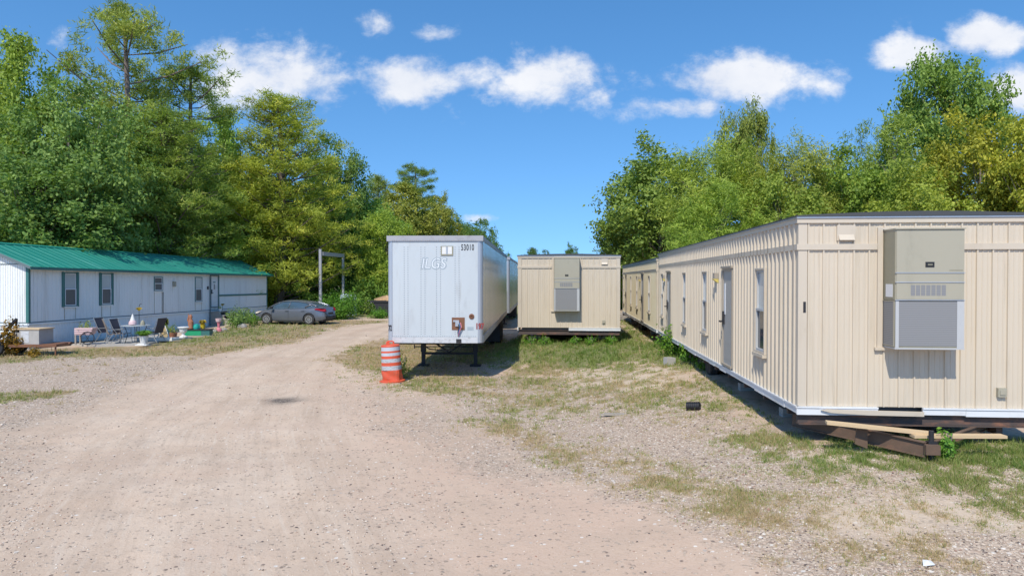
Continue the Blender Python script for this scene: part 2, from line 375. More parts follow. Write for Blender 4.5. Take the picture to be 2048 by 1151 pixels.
# (outline, soft edge in m, cover, greenness)
GRASS = [
 (PP([(-60,716),(60,700),(135,694),(290,692),(385,678),(470,656),(520,646),(560,641),(640,640),(700,641),(770,641),(770,645),(700,648),(668,655),(640,664),(585,684),(520,692),(455,703),(395,712),(330,710),(200,712),(100,716),(20,722),(-60,730)]), .5, 1.05, .18),
 (PP([(290,688),(385,674),(470,652),(530,648),(640,652),(560,662),(470,674),(400,684),(330,690)]), .4, .9, .9),
 (PP([(-60,790),(60,782),(135,781),(120,792),(50,800),(-60,812)]), .12, .9, .45),
 (PP([(672,716),(700,698),(735,685),(775,676),(870,672),(1000,668),(1000,700),(1000,722),(905,722),(840,752),(800,762),(760,742),(700,728)]), .35, 1.0, .22),
 (PP([(985,690),(1040,676),(1240,676),(1345,690),(1420,735),(1350,735),(1250,722),(1130,722),(1060,722),(1000,720)]), .5, 1.25, 1.0),
 (PP([(700,735),(800,745),(960,745),(1120,728),(1340,728),(1440,775),(1540,850),(1400,838),(1250,822),(1120,838),(1000,822),(880,790),(760,772)]), .6, .5, .25),
 (PP([(1040,672),(1240,672),(1262,650),(1245,640),(1310,700),(1290,712),(1060,712)]), .4, 1.2, .9),
 (PP([(1000,722),(1330,716),(1400,760),(1340,742),(1140,734),(1120,770),(1160,800),(1080,812),(1020,770)]), .5, .8, .5),
 (PP([(800,758),(960,752),(1010,770),(960,790),(880,788),(800,772)]), .4, .85, .35),
 (PP([(1120,770),(1400,756),(1500,830),(1440,848),(1330,812),(1200,812),(1120,800)]), .5, .6, .3),
 (PP([(1130,735),(1330,735),(1360,765),(1300,790),(1150,780)]), .3, .30, .55),
 (PP([(960,838),(1020,842),(1110,880),(1210,905),(1330,945),(1400,985),(1340,985),(1240,948),(1150,925),(1060,885),(980,855)]), .3, .72, .12),
 (PP([(1240,560),(1262,640),(1420,740),(1640,880),(1560,860),(1400,760),(1300,700),(1240,650)]), .4, .55, .45),
 (PP([(1560,882),(1700,880),(1800,890),(2200,870),(2200,985),(2048,990),(1960,985),(1820,945),(1740,930),(1640,908),(1560,900)]), .5, 1.1, .72),
 (PP([(1500,912),(1640,912),(1760,955),(1900,1000),(2200,1000),(2200,1040),(1960,1040),(1820,1010),(1700,965),(1560,950)]), .4, .52, .25),
 (PP([(1390,985),(1450,978),(1580,1000),(1640,1030),(1560,1040),(1440,1020),(1380,1003)]), .3, .62, .12),
 (PP([(1700,1010),(1830,1030),(1840,1080),(1740,1110),(1640,1080),(1680,1040)]), .3, .38, .25),
 (PP([(1480,870),(1560,880),(1580,905),(1500,895)]), .2, .6, .5),
 ([(-80,50),(80,50),(80,600),(-80,600)], 3, 1.2, .8), ([(-80,24),(-24,24),(-19,50),(-80,60)], 1, 1.0, .7), ([(10.5,8),(80,8),(80,60),(7,60),(9.6,36)], 1, 1.0, .7),
]
GRAVEL = [
 (PP([(-80,716),(400,712),(420,730),(330,742),(200,800),(60,850),(-80,880)]), .7, .95),
 (PP([(-80,880),(120,862),(170,900),(100,960),(60,1151),(-80,1180)]), .5, .45),
 (PP([(640,740),(700,742),(760,752),(870,800),(980,850),(1090,935),(1200,985),(1400,1060),(1560,1130),(1640,1240),(2400,1300),(2400,900),(1700,900),(1500,850),(1400,760),(1100,760),(900,740),(760,735)]), .5, 1.05),
 (PP([(640,745),(760,752),(870,800),(980,850),(1090,935),(1200,985),(1100,1000),(960,960),(820,900),(700,850),(640,800)]), .6, .55),
 (PP([(600,880),(760,900),(900,1010),(820,1151),(620,1151),(560,1000)]), .6, .38),
 (PP([(800,690),(1040,690),(1040,740),(800,760)]), .5, .8),
]
SAND = [(PP([(1130,732),(1340,734),(1370,770),(1290,785),(1140,775)]), .6), (PP([(1660,925),(1780,930),(1760,950),(1650,945)]), .3), (PP([(1620,995),(2200,1050),(2200,1100),(1900,1060),(1650,1040)]), .5)]
ROAD = PP([(430,1500),(400,1200),(410,1000),(445,860),(520,760),(620,700),(720,662),(800,645)]) 
def masks(x, y):
    x = np.asarray(x, float); y = np.asarray(y, float)
    wx = x + (fbm(x * .9, y * .9, 5) - .5) * .9; wy = y + (fbm(x * .9, y * .9, 9) - .5) * 1.5
    cov = np.zeros(x.shape); gr = np.zeros(x.shape); gv = np.zeros(x.shape); sa = np.zeros(x.shape)
    for poly, soft, c, g in GRASS:
        near = (x > min(p[0] for p in poly) - 3) & (x < max(p[0] for p in poly) + 3) & (y > min(p[1] for p in poly) - 3) & (y < max(p[1] for p in poly) + 3)
        if not near.any(): continue
        w = ss(-soft * 2.2 - .1, soft * 1.6, sdist(poly, wx[near], wy[near])) * c
        k = w > cov[near]; a = cov[near]; b = gr[near]; b = np.where(w > .02, (b * a + g * w) / (a + w + 1e-6), b); a = np.where(k, w, a); cov[near] = a; gr[near] = b
    for poly, soft, c in GRAVEL: gv = np.maximum(gv, ss(-soft, soft, sdist(poly, wx, wy)) * c)
    for poly, soft in SAND: sa = np.maximum(sa, ss(-soft, soft, sdist(poly, wx, wy)))
    patch = fbm(x * 1.6, y * 1.3, 31, 4); fine = fbm(x * 6.5, y * 4.5, 41, 4)
    sol = ss(13, 24, y) * .62; brk = .10 + 1.7 * ss(.30, .66, patch * .40 + fine * .60); cov = np.clip(cov * (brk * (1 - sol) + sol) , 0, 1.2)
    # scattered single tufts on the gravel
    t = fbm(x * 1.1 + 7, y * .8, 71, 3); tu = gv * ss(.50, .70, t) * ss(.46, .66, fine) * .62 * (gv > .5); gr = np.where(tu > cov, .05, gr); cov = np.maximum(cov, tu)
    gr = np.clip(gr + (fbm(x * .8, y * .6, 51, 3) - .5) * .9, 0, 1)
    gv = np.clip(gv * (.45 + 1.1 * fbm(x * .8, y * .8, 61, 3)), 0, 1) * (1 - .8 * sa)
    return cov, gr, gv, sa
def roadd(x, y):
    d = np.full(np.shape(x), 99.)
    for i in range(len(ROAD) - 1):
        (x0, y0), (x1, y1) = ROAD[i], ROAD[i + 1]; ex, ey = x1 - x0, y1 - y0
        t = np.clip(((x - x0) * ex + (y - y0) * ey) / (ex * ex + ey * ey), 0, 1); d = np.minimum(d, np.hypot(x - x0 - t * ex, y - y0 - t * ey))
    return d
def micro(x, y): # small relief of the dirt, with wheel ruts along the drive
    d = np.full(np.shape(x), 99.)
    for i in range(len(ROAD) - 1):
        (x0, y0), (x1, y1) = ROAD[i], ROAD[i + 1]; ex, ey = x1 - x0, y1 - y0
        t = np.clip(((x - x0) * ex + (y - y0) * ey) / (ex * ex + ey * ey), 0, 1); d = np.minimum(d, np.hypot(x - x0 - t * ex, y - y0 - t * ey))
    rut = (np.exp(-((d - .85) / .35) ** 2) + .7 * np.exp(-((d - 2.2) / .4) ** 2))
    return rut, -.018 * rut + (fbm(x * 2.2, y * 2.2, 3, 4) - .5) * .05 + (fbm(x * .35, y * .35, 8, 2) - .5) * .06
def ext(a, lo, hi, k=1.35):
    a = list(a); s = a[1] - a[0]; f = []; v = a[0]
    while v > lo: s *= k; v -= s; f.append(v)
    s = a[-1] - a[-2]; b = []; v = a[-1]
    while v < hi: s *= k; v += s; b.append(v)
    return np.array(f[::-1] + a + b)
xs = ext(np.concatenate([np.arange(-34, -14, .3), np.arange(-14, 10, .11), np.arange(10, 26, .3)]), -1500, 1500)
ys = ext(np.concatenate([np.arange(3, 16, .1), np.arange(16, 36, .17), np.arange(36, 80, .5)]), -200, 1800)
X, Y = np.meshgrid(xs, ys); x = X.ravel(); y = Y.ravel()
cov, gr, gv, sa = masks(x, y); rut, mz = micro(x, y)
near = (np.abs(x) < 40) & (y < 90)
zz = G(x, y) + np.where(near, mz, 0)
pk = ss(-.9, .9, sdist(PP([(650,770),(900,850),(1250,1000),(1600,1151),(1500,1300),(900,1300),(700,950)]), x + (fbm(x * .7, y * .7, 15) - .5) * 1.6, y + (fbm(x * .7, y * .7, 16) - .5) * 1.6)); rd = roadd(x, y); onroad = np.exp(-(rd / 3.2) ** 4)
tone = np.clip(.42 + .32 * rut + (fbm(x * .5, y * .5, 91, 3) - .5) * .7 + onroad * (fbm(rd * 4.2, y * .28, 93, 3) - .5) * 1.3 + onroad * .12, 0, 1)
gv = gv * (1 - .75 * np.exp(-(rd / 2.6) ** 4))
nx = len(xs); ny = len(ys); i = np.arange((nx - 1) * (ny - 1)); r_, c_ = i // (nx - 1), i % (nx - 1); q = r_ * nx + c_
F = np.stack([q, q + 1, q + nx + 1, q + nx], 1)
def groundmat():
    m = MT('dirt_gravel_and_turf'); a = m.n('ShaderNodeAttribute', attribute_name='m1'); b = m.n('ShaderNodeAttribute', attribute_name='m2')
    s = m.n('ShaderNodeSeparateColor'); m.l(a.outputs['Color'], s.inputs[0]); s2 = m.n('ShaderNodeSeparateColor'); m.l(b.outputs['Color'], s2.inputs[0])
    cov, gr, gv = s.outputs; tone, sand, far = s2.outputs
    n1 = m.noise(.7, 5, .6); n2 = m.noise(6, 6, .65); n3 = m.noise(38, 4, .7); n4 = m.noise(2.2, 5, .6, (1.5, .35, 1), .4)
    dirt = m.mix(m.step(n1, .3, .7), c4(.53, .385, .275), c4(.595, .46, .345))
    dirt = m.mix(m.math('MULTIPLY', m.step(n4, .45, .75), .45), dirt, c4(.37, .26, .18))
    dirt = m.mix(tone, m.mix(1, dirt, c4(.80, .76, .73), 'MULTIPLY'), m.mix(1, dirt, c4(1.16, 1.17, 1.18), 'MULTIPLY'))
    rcn = m.n('ShaderNodeAttribute', attribute_name='rc'); mp = m.n('ShaderNodeMapping'); mp.inputs['Scale'].default_value = (13, .55, 1); m.l(rcn.outputs['Vector'], mp.inputs[0])
    tr = m.n('ShaderNodeTexNoise'); tr.inputs['Scale'].default_value = 1; tr.inputs['Detail'].default_value = 5; tr.inputs['Roughness'].default_value = .7; m.l(mp.outputs[0], tr.inputs['Vector']); trk = tr.outputs[0]
    onr = m.n('ShaderNodeAttribute', attribute_name='onroad').outputs['Fac']
    dirt = m.mix(m.math('MULTIPLY', m.math('MULTIPLY', m.step(trk, .52, .68), .5), onr), dirt, c4(.40, .30, .22)); dirt = m.mix(m.math('MULTIPLY', m.math('MULTIPLY', m.step(trk, .48, .34), .5), onr), dirt, c4(.66, .56, .45))
    dirt = m.mix(m.math('MULTIPLY', m.step(m.noise(.32, 3, off=(4, 2, 0)), .5, .68), .5), dirt, c4(.52, .355, .26))
    rz_ = m.n('ShaderNodeSeparateXYZ'); m.l(rcn.outputs['Vector'], rz_.inputs[0]); dirt = m.mix(m.math('MULTIPLY', rz_.outputs[2], m.step(n1, .2, .75)), dirt, c4(.575, .385, .275))
    v3 = m.n('ShaderNodeTexVoronoi'); v3.inputs['Scale'].default_value = 15; v3.inputs['Randomness'].default_value = 1; m.l(m.tc.outputs['Object'], v3.inputs['Vector']); v3s = m.n('ShaderNodeSeparateColor'); m.l(v3.outputs['Color'], v3s.inputs[0])
    # faint scatter of small stones on the packed dirt, thick on gravel
    v = m.n('ShaderNodeTexVoronoi'); v.inputs['Scale'].default_value = 30; m.l(m.tc.outputs['Object'], v.inputs['Vector'])
    v2 = m.n('ShaderNodeTexVoronoi'); v2.inputs['Scale'].default_value = 62; m.l(m.tc.outputs['Object'], v2.inputs['Vector'])
    vs = m.n('ShaderNodeSeparateColor'); m.l(v.outputs['Color'], vs.inputs[0]); vs2 = m.n('ShaderNodeSeparateColor'); m.l(v2.outputs['Color'], vs2.inputs[0])
    st = m.mix(m.step(vs.outputs[0], .15, .85), c4(.31, .22, .155), c4(.72, .595, .46)); st = m.mix(m.math('MULTIPLY', m.step(vs.outputs[1], .72, .9), .6), st, c4(.36, .20, .14))
    st2 = m.mix(m.step(vs2.outputs[0], .1, .9), c4(.30, .215, .15), c4(.69, .555, .425))
    gap = m.step(v.outputs['Distance'], .3, .75)
    st = m.mix(m.math('MULTIPLY', gap, .75), st, c4(.15, .11, .085)); st = m.mix(.42, st, st2)
    gpres = m.math('MAXIMUM', gv, m.math('MULTIPLY', m.step(vs.outputs[2], .93, .96), .8))
    gpres = m.math('MAXIMUM', gpres, m.math('MULTIPLY', m.step(n2, .56, .72), .30))
    patchy = m.step(m.math('ADD', gpres, m.math('ADD', m.math('MULTIPLY', m.math('SUBTRACT', n2, .5), 1.6), m.math('MULTIPLY', m.math('SUBTRACT', n1, .5), .9))), .2, .85)
    base = m.mix(m.math('MULTIPLY', patchy, .74), m.mix(.35, dirt, c4(.58, .44, .32)), st)
    big = m.math('MULTIPLY', m.step(m.math('ADD', v3.outputs['Distance'], m.math('MULTIPLY', n3, .3)), .52, .40), m.step(m.math('ADD', v3s.outputs[0], m.math('MULTIPLY', gv, .38)), .93, .97))
    base = m.mix(m.math('MULTIPLY', big, .85), base, m.mix(m.step(v3s.outputs[1], .35, .65), c4(.17, .12, .095), c4(.74, .68, .60)))
    base = m.mix(m.math('MULTIPLY', sand, .7), base, c4(.56, .45, .33))
    base = m.mix(m.math('MULTIPLY', m.step(n3, .55, .75), .35), base, c4(.25, .18, .13))
    base = m.mix(m.math('MULTIPLY', m.step(n3, .6, .35), .12), base, c4(.7, .62, .53))
    gc = m.mix(gr, c4(.34, .25, .15), c4(.145, .175, .06)); gc = m.mix(n2, m.mix(1, gc, c4(.7, .7, .7), 'MULTIPLY'), m.mix(1, gc, c4(1.3, 1.25, 1.2), 'MULTIPLY'))
    gm = m.step(m.math('ADD', cov, m.math('ADD', m.math('MULTIPLY', m.math('SUBTRACT', n2, .5), .8), m.math('MULTIPLY', m.math('SUBTRACT', n3, .5), .8))), .38, .85)
    base = m.mix(m.math('MULTIPLY', gm, m.math('ADD', .58, m.math('MULTIPLY', far, .32))), base, gc)
    base = m.mix(m.math('MULTIPLY', b.outputs['Alpha'], m.step(n3, .2, .6)), base, c4(.05, .047, .045))
    h = m.math('ADD', m.math('MULTIPLY', n3, .5), m.math('ADD', m.math('MULTIPLY', m.math('SUBTRACT', 1, v.outputs['Distance']), m.math('MULTIPLY', patchy, 1.0)), n2))
    m.bump(h, .018, .75)
    return m.fin(base, .9, 0, .2)
M['ground'] = groundmat()
bx, by = P(566, 800)
stain = np.exp(-(((x - bx) / .33) ** 2 + ((y - by) / .42) ** 2)) * (.35 + 1.1 * fbm(x * 5, y * 5, 77)) * 1.2
stain += .3 * np.exp(-(((x - bx - .35) / .6) ** 2 + ((y - by) / .4) ** 2)) * fbm(x * 3, y * 3, 78)
one = np.ones(len(x))
g = npmesh('ground', np.stack([x, y, zz], 1), F, M['ground'], attrs={'m1': np.stack([cov, gr, gv, one], 1), 'rc': np.stack([rd, y, pk, one], 1), 'onroad': onroad, 'm2': np.stack([tone, sa, ss(12, 22, y), np.clip(stain, 0, .9)], 1)}, smooth=True)
tag(g, kind='structure')
def GZ(x, y): return G(x, y) + micro(np.asarray(x, float), np.asarray(y, float))[1]
def gp(px, py): a = P(px, py); return (a[0], a[1], float(GZ(*a)))

# ---------------------------------------------------------------- loose stones
rng = np.random.default_rng(4)
def scatter(n, y0, y1, umin=-.8, umax=.8, rng=rng):   # denser close to the camera's side of the yard
    t = rng.random(n); yy = 1 / (1 / y0 + (1 / y1 - 1 / y0) * t); xx = yy * (umin + (umax - umin) * rng.random(n)); return xx, yy
sx, sy = scatter(210000, 5.3, 34)
c_, g_, v_, s_ = masks(sx, sy); keep = rng.random(len(sx)) < np.clip(v_ ** 1.3 * .5 + .035, 0, 1) * (1 - .75 * np.clip(c_, 0, 1)) * (1 - .6 * s_)
keep &= (sx < 3.7 + .0777 * (sy - 9)) | (sy < 9.5)
sx, sy = sx[keep], sy[keep]; n = len(sx)
OV = np.array([(1,0,0),(0,1,0),(-1,0,0),(0,-1,0),(0,0,.8),(0,0,-.5)]); OF = np.array([(0,1,4),(1,2,4),(2,3,4),(3,0,4),(1,0,5),(2,1,5),(3,2,5),(0,3,5)])
sz = (.0055 + .013 * rng.random(n) ** 2.6) * (sy / 8) ** .75; th = rng.random(n) * 6.28
big = rng.random(n) < .012; sz[big] *= 1.9
loc = OV[None] * (sz[:, None, None] * (.6 + .8 * rng.random((n, 6, 1)))) * np.array([1, .8, .62])
xr = loc[..., 0] * np.cos(th)[:, None] - loc[..., 1] * np.sin(th)[:, None]; yr = loc[..., 0] * np.sin(th)[:, None] + loc[..., 1] * np.cos(th)[:, None]
V3 = np.stack([xr + sx[:, None], yr + sy[:, None], loc[..., 2] + GZ(sx, sy)[:, None] + sz[:, None] * .1], -1).reshape(-1, 3)
FF = (OF[None] + 6 * np.arange(n)[:, None, None]).reshape(-1, 3)
def stonemat():
    m = MT('gravel_stones'); a = m.n('ShaderNodeAttribute', attribute_name='var')
    col = m.mix(m.step(a.outputs['Fac'], 0, .8), c4(.38, .28, .21), c4(.74, .64, .53)); col = m.mix(m.step(a.outputs['Fac'], .85, .95), col, c4(.40, .23, .17))
    col = m.mix(m.step(m.math('SUBTRACT', .24, a.outputs['Fac']), 0, .06), col, c4(.13, .105, .095)); return m.fin(col, .85, 0, .25)
M['stones'] = stonemat()
o = npmesh('gravel', V3, FF, M['stones'], attrs={'var': np.repeat(rng.random(n), 6)}); tag(o, 'loose pinkish grey gravel scattered over the yard', 'gravel', kind='stuff')

# ---------------------------------------------------------------- grass
gx, gy = scatter(560000, 5.3, 56)
c_, g_, v_, s_ = masks(gx, gy); keep = rng.random(len(gx)) < np.clip(c_, 0, 1) ** 1.2 * .95
# keep grass off the home's slab and from under the vehicles
keep &= ~((gx < -14.9 + .0755 * (gy - 26.7)) & (gx > -23.2) & (gy > 26.7) & (gy < 33)) & ~((gx < -17.4) & (gx > -23) & (gy > 26.6) & (gy < 49))
keep &= ~((gx > 4.1 + .0777 * (gy - 9.4)) & (gy > 9.6) & (gx < 9)) & ~((gx > .4 + .0777 * (gy - 24.8)) & (gx < 3.7 + .0777 * (gy - 24.8)) & (gy > 25))
gx, gy, g_, c_ = gx[keep], gy[keep], g_[keep], c_[keep]; k2 = rng.random(len(gx)) < .30; gx, gy, g_, c_ = gx[k2], gy[k2], g_[k2], c_[k2]
nb = 10
gx = np.repeat(gx, nb); gy = np.repeat(gy, nb); g_ = np.repeat(g_, nb); c_ = np.repeat(c_, nb); n = len(gx)
gx = gx + rng.normal(0, 1, n) * np.repeat(.012 + .05 * rng.random(n // nb) ** 2, nb) * (gy / 9) ** .6; gy = gy + rng.normal(0, 1, n) * np.repeat(.012 + .05 * rng.random(n // nb) ** 2, nb) * (gy / 9) ** .6
h = (.018 + .065 * rng.random(n) ** 1.8) * np.repeat(.5 + 1.1 * rng.random(n // nb) ** 1.5, nb) * (.55 + .7 * c_) * (.7 + .6 * g_) * np.clip((gy / 14) ** .5, .8, 1.5); w = .0038 * (gy / 8) ** 1.0 * (.7 + .6 * rng.random(n))
tall = np.repeat(rng.random(n // nb) < .03, nb); h[tall] *= 2.2
a = rng.random(n) * 6.28; l = rng.random(n) * 1.2; b2 = rng.random(n) * 6.28; z0 = GZ(gx, gy)
p0 = np.stack([gx - np.cos(a) * w, gy - np.sin(a) * w, z0 - .004], 1); p1 = np.stack([gx + np.cos(a) * w, gy + np.sin(a) * w, z0 - .004], 1)
p2 = np.stack([gx + np.cos(b2) * l * h, gy + np.sin(b2) * l * h, z0 + h * (1.1 - .35 * l)], 1)
V3 = np.stack([p0, p1, p2], 1).reshape(-1, 3); FF = np.arange(3 * n).reshape(-1, 3)
var = np.clip(1.12 - g_ * .80 + np.repeat(rng.normal(0, .2, n // nb), nb) + rng.normal(0, .12, n), 0, 1)
o = npmesh('grass', V3, FF, M['grassblade'], attrs={'var': np.repeat(var, 3)}); tag(o, 'short green and straw coloured grass growing in patches', 'grass', kind='stuff')
print('stones, blades', len(sx), n)
# ---------------------------------------------------------------- ribbed siding, with openings
def siding(mb, O, du, dn, length, z0, z1, pitch=.2, w=.05, h=.022, start=.1, holes=(), u0=0, minor=False):
    O = Vector(O); du = Vector(du); dn = Vector(dn); bp = [(u0, 0.)]; u = u0 + start
    while u + w < length:
        bp += [(u - w * .2, 0), (u, h), (u + w * .7, h), (u + w * .9, 0)]
        if minor:
            for k in (1 / 3, 2 / 3):
                uu = u + pitch * k + w * .25
                if uu + .03 < length: bp += [(uu, 0), (uu + .006, h * .28), (uu + .016, h * .28), (uu + .022, 0)]
        u += pitch
    bp.append((length, 0))
    bp.sort()
    cuts = sorted({q for a in holes for q in a[:2]})
    full = []
    for i in range(len(bp) - 1):
        (a, ha), (b, hb) = bp[i], bp[i + 1]; full.append((a, ha))
        for c in cuts:
            if a + 1e-6 < c < b - 1e-6: full.append((c, ha + (hb - ha) * (c - a) / (b - a)))
    full.append(bp[-1])
    for i in range(len(full) - 1):
        (a, ha), (b, hb) = full[i], full[i + 1]; m = (a + b) / 2; seg = [(z0, z1)]
        for (c0, c1, e0, e1) in holes:
            if c0 < m < c1:
                ns = []
                for s0, s1 in seg:
                    if e0 > s0: ns.append((s0, min(e0, s1)))
                    if e1 < s1: ns.append((max(e1, s0), s1))
                seg = [q for q in ns if q[1] - q[0] > 1e-4]
        for s0, s1 in seg:
            A = O + du * a + dn * ha; B = O + du * b + dn * hb
            mb.add([A + Vector((0,0,s0)), B + Vector((0,0,s0)), B + Vector((0,0,s1)), A + Vector((0,0,s1))], [(0, 1, 2, 3)])
def fr(O, du, dn):
    """matrix of a wall's own frame: x along the wall, y outward, z up"""
    O = Vector(O); du = Vector(du); dn = Vector(dn)
    return Matrix(((du.x, dn.x, 0, O.x), (du.y, dn.y, 0, O.y), (du.z, dn.z, 1, O.z), (0, 0, 0, 1)))
def wall_window(par, MX, u0, u1, z0, z1, frame='whitetrim', trim='creamtrim', up='blind', lo='screen', split=.5, t=.05, depth=.05, sill=True, shutter=None, label=None):
    mb = MB(); mb.M = MX
    for a in ((u0, u0 + .03), (u1 - .03, u1)): mb.box(a[0], a[1], -.03, depth, z0, z1)
    mb.box(u0 + .03, u1 - .03, -.03, depth, z1 - .03, z1); mb.box(u0 + .03, u1 - .03, -.03, depth, z0, z0 + .03)
    w = build('window', mb, M[trim], par)
    if label: w['label'] = label
    zm = z0 + (z1 - z0) * split; a0, a1 = u0 + .033, u1 - .033
    f = MB(); f.M = MX
    for (q0, q1, yy) in ((zm, z1 - .033, .01), (z0 + .033, zm + .03, .025)):
        f.box(a0, a0 + .03, -.02, yy + .012, q0, q1); f.box(a1 - .03, a1, -.02, yy + .012, q0, q1)
        f.box(a0 + .03, a1 - .03, -.02, yy + .012, q1 - .035, q1); f.box(a0 + .03, a1 - .03, -.02, yy + .012, q0, q0 + .035)
    build('sash', f, M[frame], w)
    g = MB(); g.M = MX; g.box(a0 + .031, a1 - .031, -.012, -.004, zm + .036, z1 - .07); build('upper_pane', g, M[up], w)
    g = MB(); g.M = MX; g.box(a0 + .031, a1 - .031, -.008, .006, z0 + .07, zm - .006); build('lower_pane', g, M[lo], w)
    if sill:
        g = MB(); g.M = MX; g.box(u0 - .02, u1 + .02, 0, depth + .03, z0 - .055, z0 - .003); build('sill', g, M[trim if trim != 'homegreen' else 'homewall'], w)
    if shutter:
        for a, b in ((u0 - .13, u0 - .01), (u1 + .01, u1 + .13)):
            g = MB(); g.M = MX; g.box(a, b, 0.0, .04, z0 - .02, z1 + .02)
            build('shutter', g, M[shutter], w)
    return w
def wall_door(par, MX, u0, u1, z0, z1, mat='doorgrey', trim='taupe', slit=True, handed=1):
    d = MB(); d.M = MX; d.box(u0 + .04, u1 - .04, -.03, .02, z0 + .03, z1 - .045)
    d.box(u0 + .10, u1 - .10, .02, .023, z0 + .12, z0 + .5)
    do = build('door', d, M[mat], par)
    f = MB(); f.M = MX; f.box(u0, u0 + .04, -.03, .045, z0, z1); f.box(u1 - .04, u1, -.03, .045, z0, z1); f.box(u0 + .04, u1 - .04, -.03, .045, z1 - .045, z1); f.box(u0 - .03, u1 + .03, 0, .07, z1 + .002, z1 + .045); f.box(u0 + .04, u1 - .04, -.03, .06, z0 - .01, z0 + .03)
    build('door_frame', f, M[trim], do)
    if slit:
        g = MB(); g.M = MX; q = u1 - .22 if handed > 0 else u0 + .10
        g.box(q, q + .12, .02, .028, z0 + 1.0, z0 + 1.62); build('vision_panel', g, M['whitetrim'], do)
    h = MB(); h.M = MX; q = u1 - .10 if handed > 0 else u0 + .1
    h.box(q - .045, q + .045, .02, .05, z0 + .80, z0 + 1.06); h.bar((q, .05, z0 + .86), (q, .11, z0 + .86), .03, .03); h.bar((q - .09, .105, z0 + .86), (q + .05, .105, z0 + .86), .025, .03)
    build('handle', h, M['darksteel'], do); return do
def porch_light(par, MX, u, z):
    l = MB(); l.M = MX; l.box(u - .08, u + .08, 0, .09, z - .02, z + .10); o = build('porch_light', l, M['taupe'], par)
    l = MB(); l.M = MX; l.prism([(.0, z - .12), (.11, z - .03), (.11, z - .022), (0, z - .022)], 0, u - .075, u + .075); build('lens', l, M['amber'], o)
def aircon(par, u0, w, z0, z1, d=.34, coil_h=.69, coil_in=0.0):
    ac = MB(); ac.box(u0, u0 + w, -d, -.003, z0 + coil_h, z1); a = build('air_conditioner', ac, M['acgrey'], par)
    b = MB(); b.box(u0 + coil_in, u0 + w, -d - .001, -.003, z0 + .02, z0 + coil_h - .003); build('lower_housing', b, M['acside'], a)
    s = MB(); s.box(u0 - .004, u0 - .001, -d + .01, -.004, z0 + coil_h + .01, z1 - .02); build('side_panel', s, M['acside'], a)
    f = MB(); zt = z1; zc = z0 + coil_h
    zs = [z1 - .03, zc + .36, zc + .235, zc + .015]
    for k, (q0, q1) in enumerate(((zc + .365, z1 - .02), (zc + .24, zc + .355), (zc + .012, zc + .23))):
        f.box(u0 + .01, u0 + w - .01, -d - .012, -d - .001, q0, q1)
    f.box(u0 - .01, u0 + w + .01, -d - .022, -.0, z1 + .001, z1 + .016)
    build('front_panel', f, M['acgrey'], a)
    f = MB()
    for q in (zc + .36, zc + .236, zc + .004): f.box(u0 - .004, u0 + w + .004, -d - .02, -d - .002, q - .006, q + .004)
    build('panel_lip', f, M['metal'], a)
    g = MB(); c = u0 + w * .5 - .02
    for k in range(7): g.box(c - .22 + k * .064, c - .22 + k * .064 + .053, -d - .0135, -d - .0125, zc + .06, zc + .20)
    build('grille', g, M['coil'], a)
    g = MB(); g.box(u0 + .045, u0 + w - .09, -d - .006, -d - .0015, z0 + .04, zc - .012); build('condenser_coil', g, M['coil'], a)
    g = MB(); g.box(u0 + .002, u0 + .044, -d - .01, -d - .0015, z0 + .02, zc - .005); g.box(u0 + w - .089, u0 + w, -d - .01, -d - .0015, z0 + .02, zc - .005); g.box(u0 - .005, u0 + w + .005, -d - .014, -.0, z0, z0 + .019)
    for zz_ in (.12, .34, .56): g.box(u0 + w - .05, u0 + w - .042, -d - .014, -d - .0105, z0 + zz_, z0 + zz_ + .008)
    build('corner_guard', g, M['guard'], a)
    g = MB(); g.box(u0 - .008, u0 - .001, -d + .03, -.02, z0 + .04, zc - .02)
    build('side_louvre', g, M['coil'], a)
    g = MB(); g.box(u0 - .011, u0 - .0045, -d + .003, -d + .029, z0 + .03, zc - .01); g.box(u0 - .011, u0 - .0045, -d + .029, -.004, zc - .019, zc - .01); g.box(u0 - .011, u0 - .0045, -d + .029, -.004, z0 + .03, z0 + .039)
    build('louvre_frame', g, M['acgrey'], a)
    g = MB(); g.box(u0 + w * .43, u0 + w * .56, -d - .016, -d - .0125, zc + .43, zc + .50); build('badge', g, M['black'], a)
    g = MB()
    for k in range(5): g.box(u0 + w * .465 + k * .012, u0 + w * .465 + k * .012 + .008, -d - .018, -d - .0165, zc + .455, zc + .475)
    build('badge_lettering', g, M['acside'], a); g = MB()
    for k in range(11): g.box(u0 + w * .78 + k * .0155, u0 + w * .78 + k * .0155 + .011, -d - .0145, -d - .0125, zc + .385, zc + .398)
    build('panel_lettering', g, M['acside'], a)
    g = MB(); g.box(u0 - .0075, u0 - .0045, -d + .06, -.09, zc + .04, zc + .21); build('paper_label', g, M['whitetrim'], a)
    return a
def wheel(par, c, r=.4, w=.22, axis=(1, 0, 0), rim='boxpost', name='wheel'):
    c = Vector(c); ax = Vector(axis).normalized(); q = Vector((0, 0, 1)).rotation_difference(ax).to_matrix().to_4x4()
    t = MB(); t.M = Matrix.Translation(c) @ q
    t.lathe([(r*.58, -w/2), (r*.9, -w/2), (r*.985, -w*.4), (r, -w*.3), (r, w*.3), (r*.985, w*.4), (r*.9, w/2), (r*.58, w/2), (r*.56, w*.3), (r*.56, -w*.3)], 28)
    o = build(name, t, M['tyre'], par, smooth=False)
    h = MB(); h.M = Matrix.Translation(c) @ q; h.lathe([(r*.555, -w*.42), (r*.57, -w*.35), (r*.57, w*.35), (r*.555, w*.42), (r*.46, w*.38), (r*.2, w*.1), (r*.18, w*.34), (.02, w*.34), (.02, -w*.34), (r*.18, -w*.34), (r*.2, -w*.1), (r*.46, -w*.38)], 20)
    build('rim', h, M[rim], o); return o
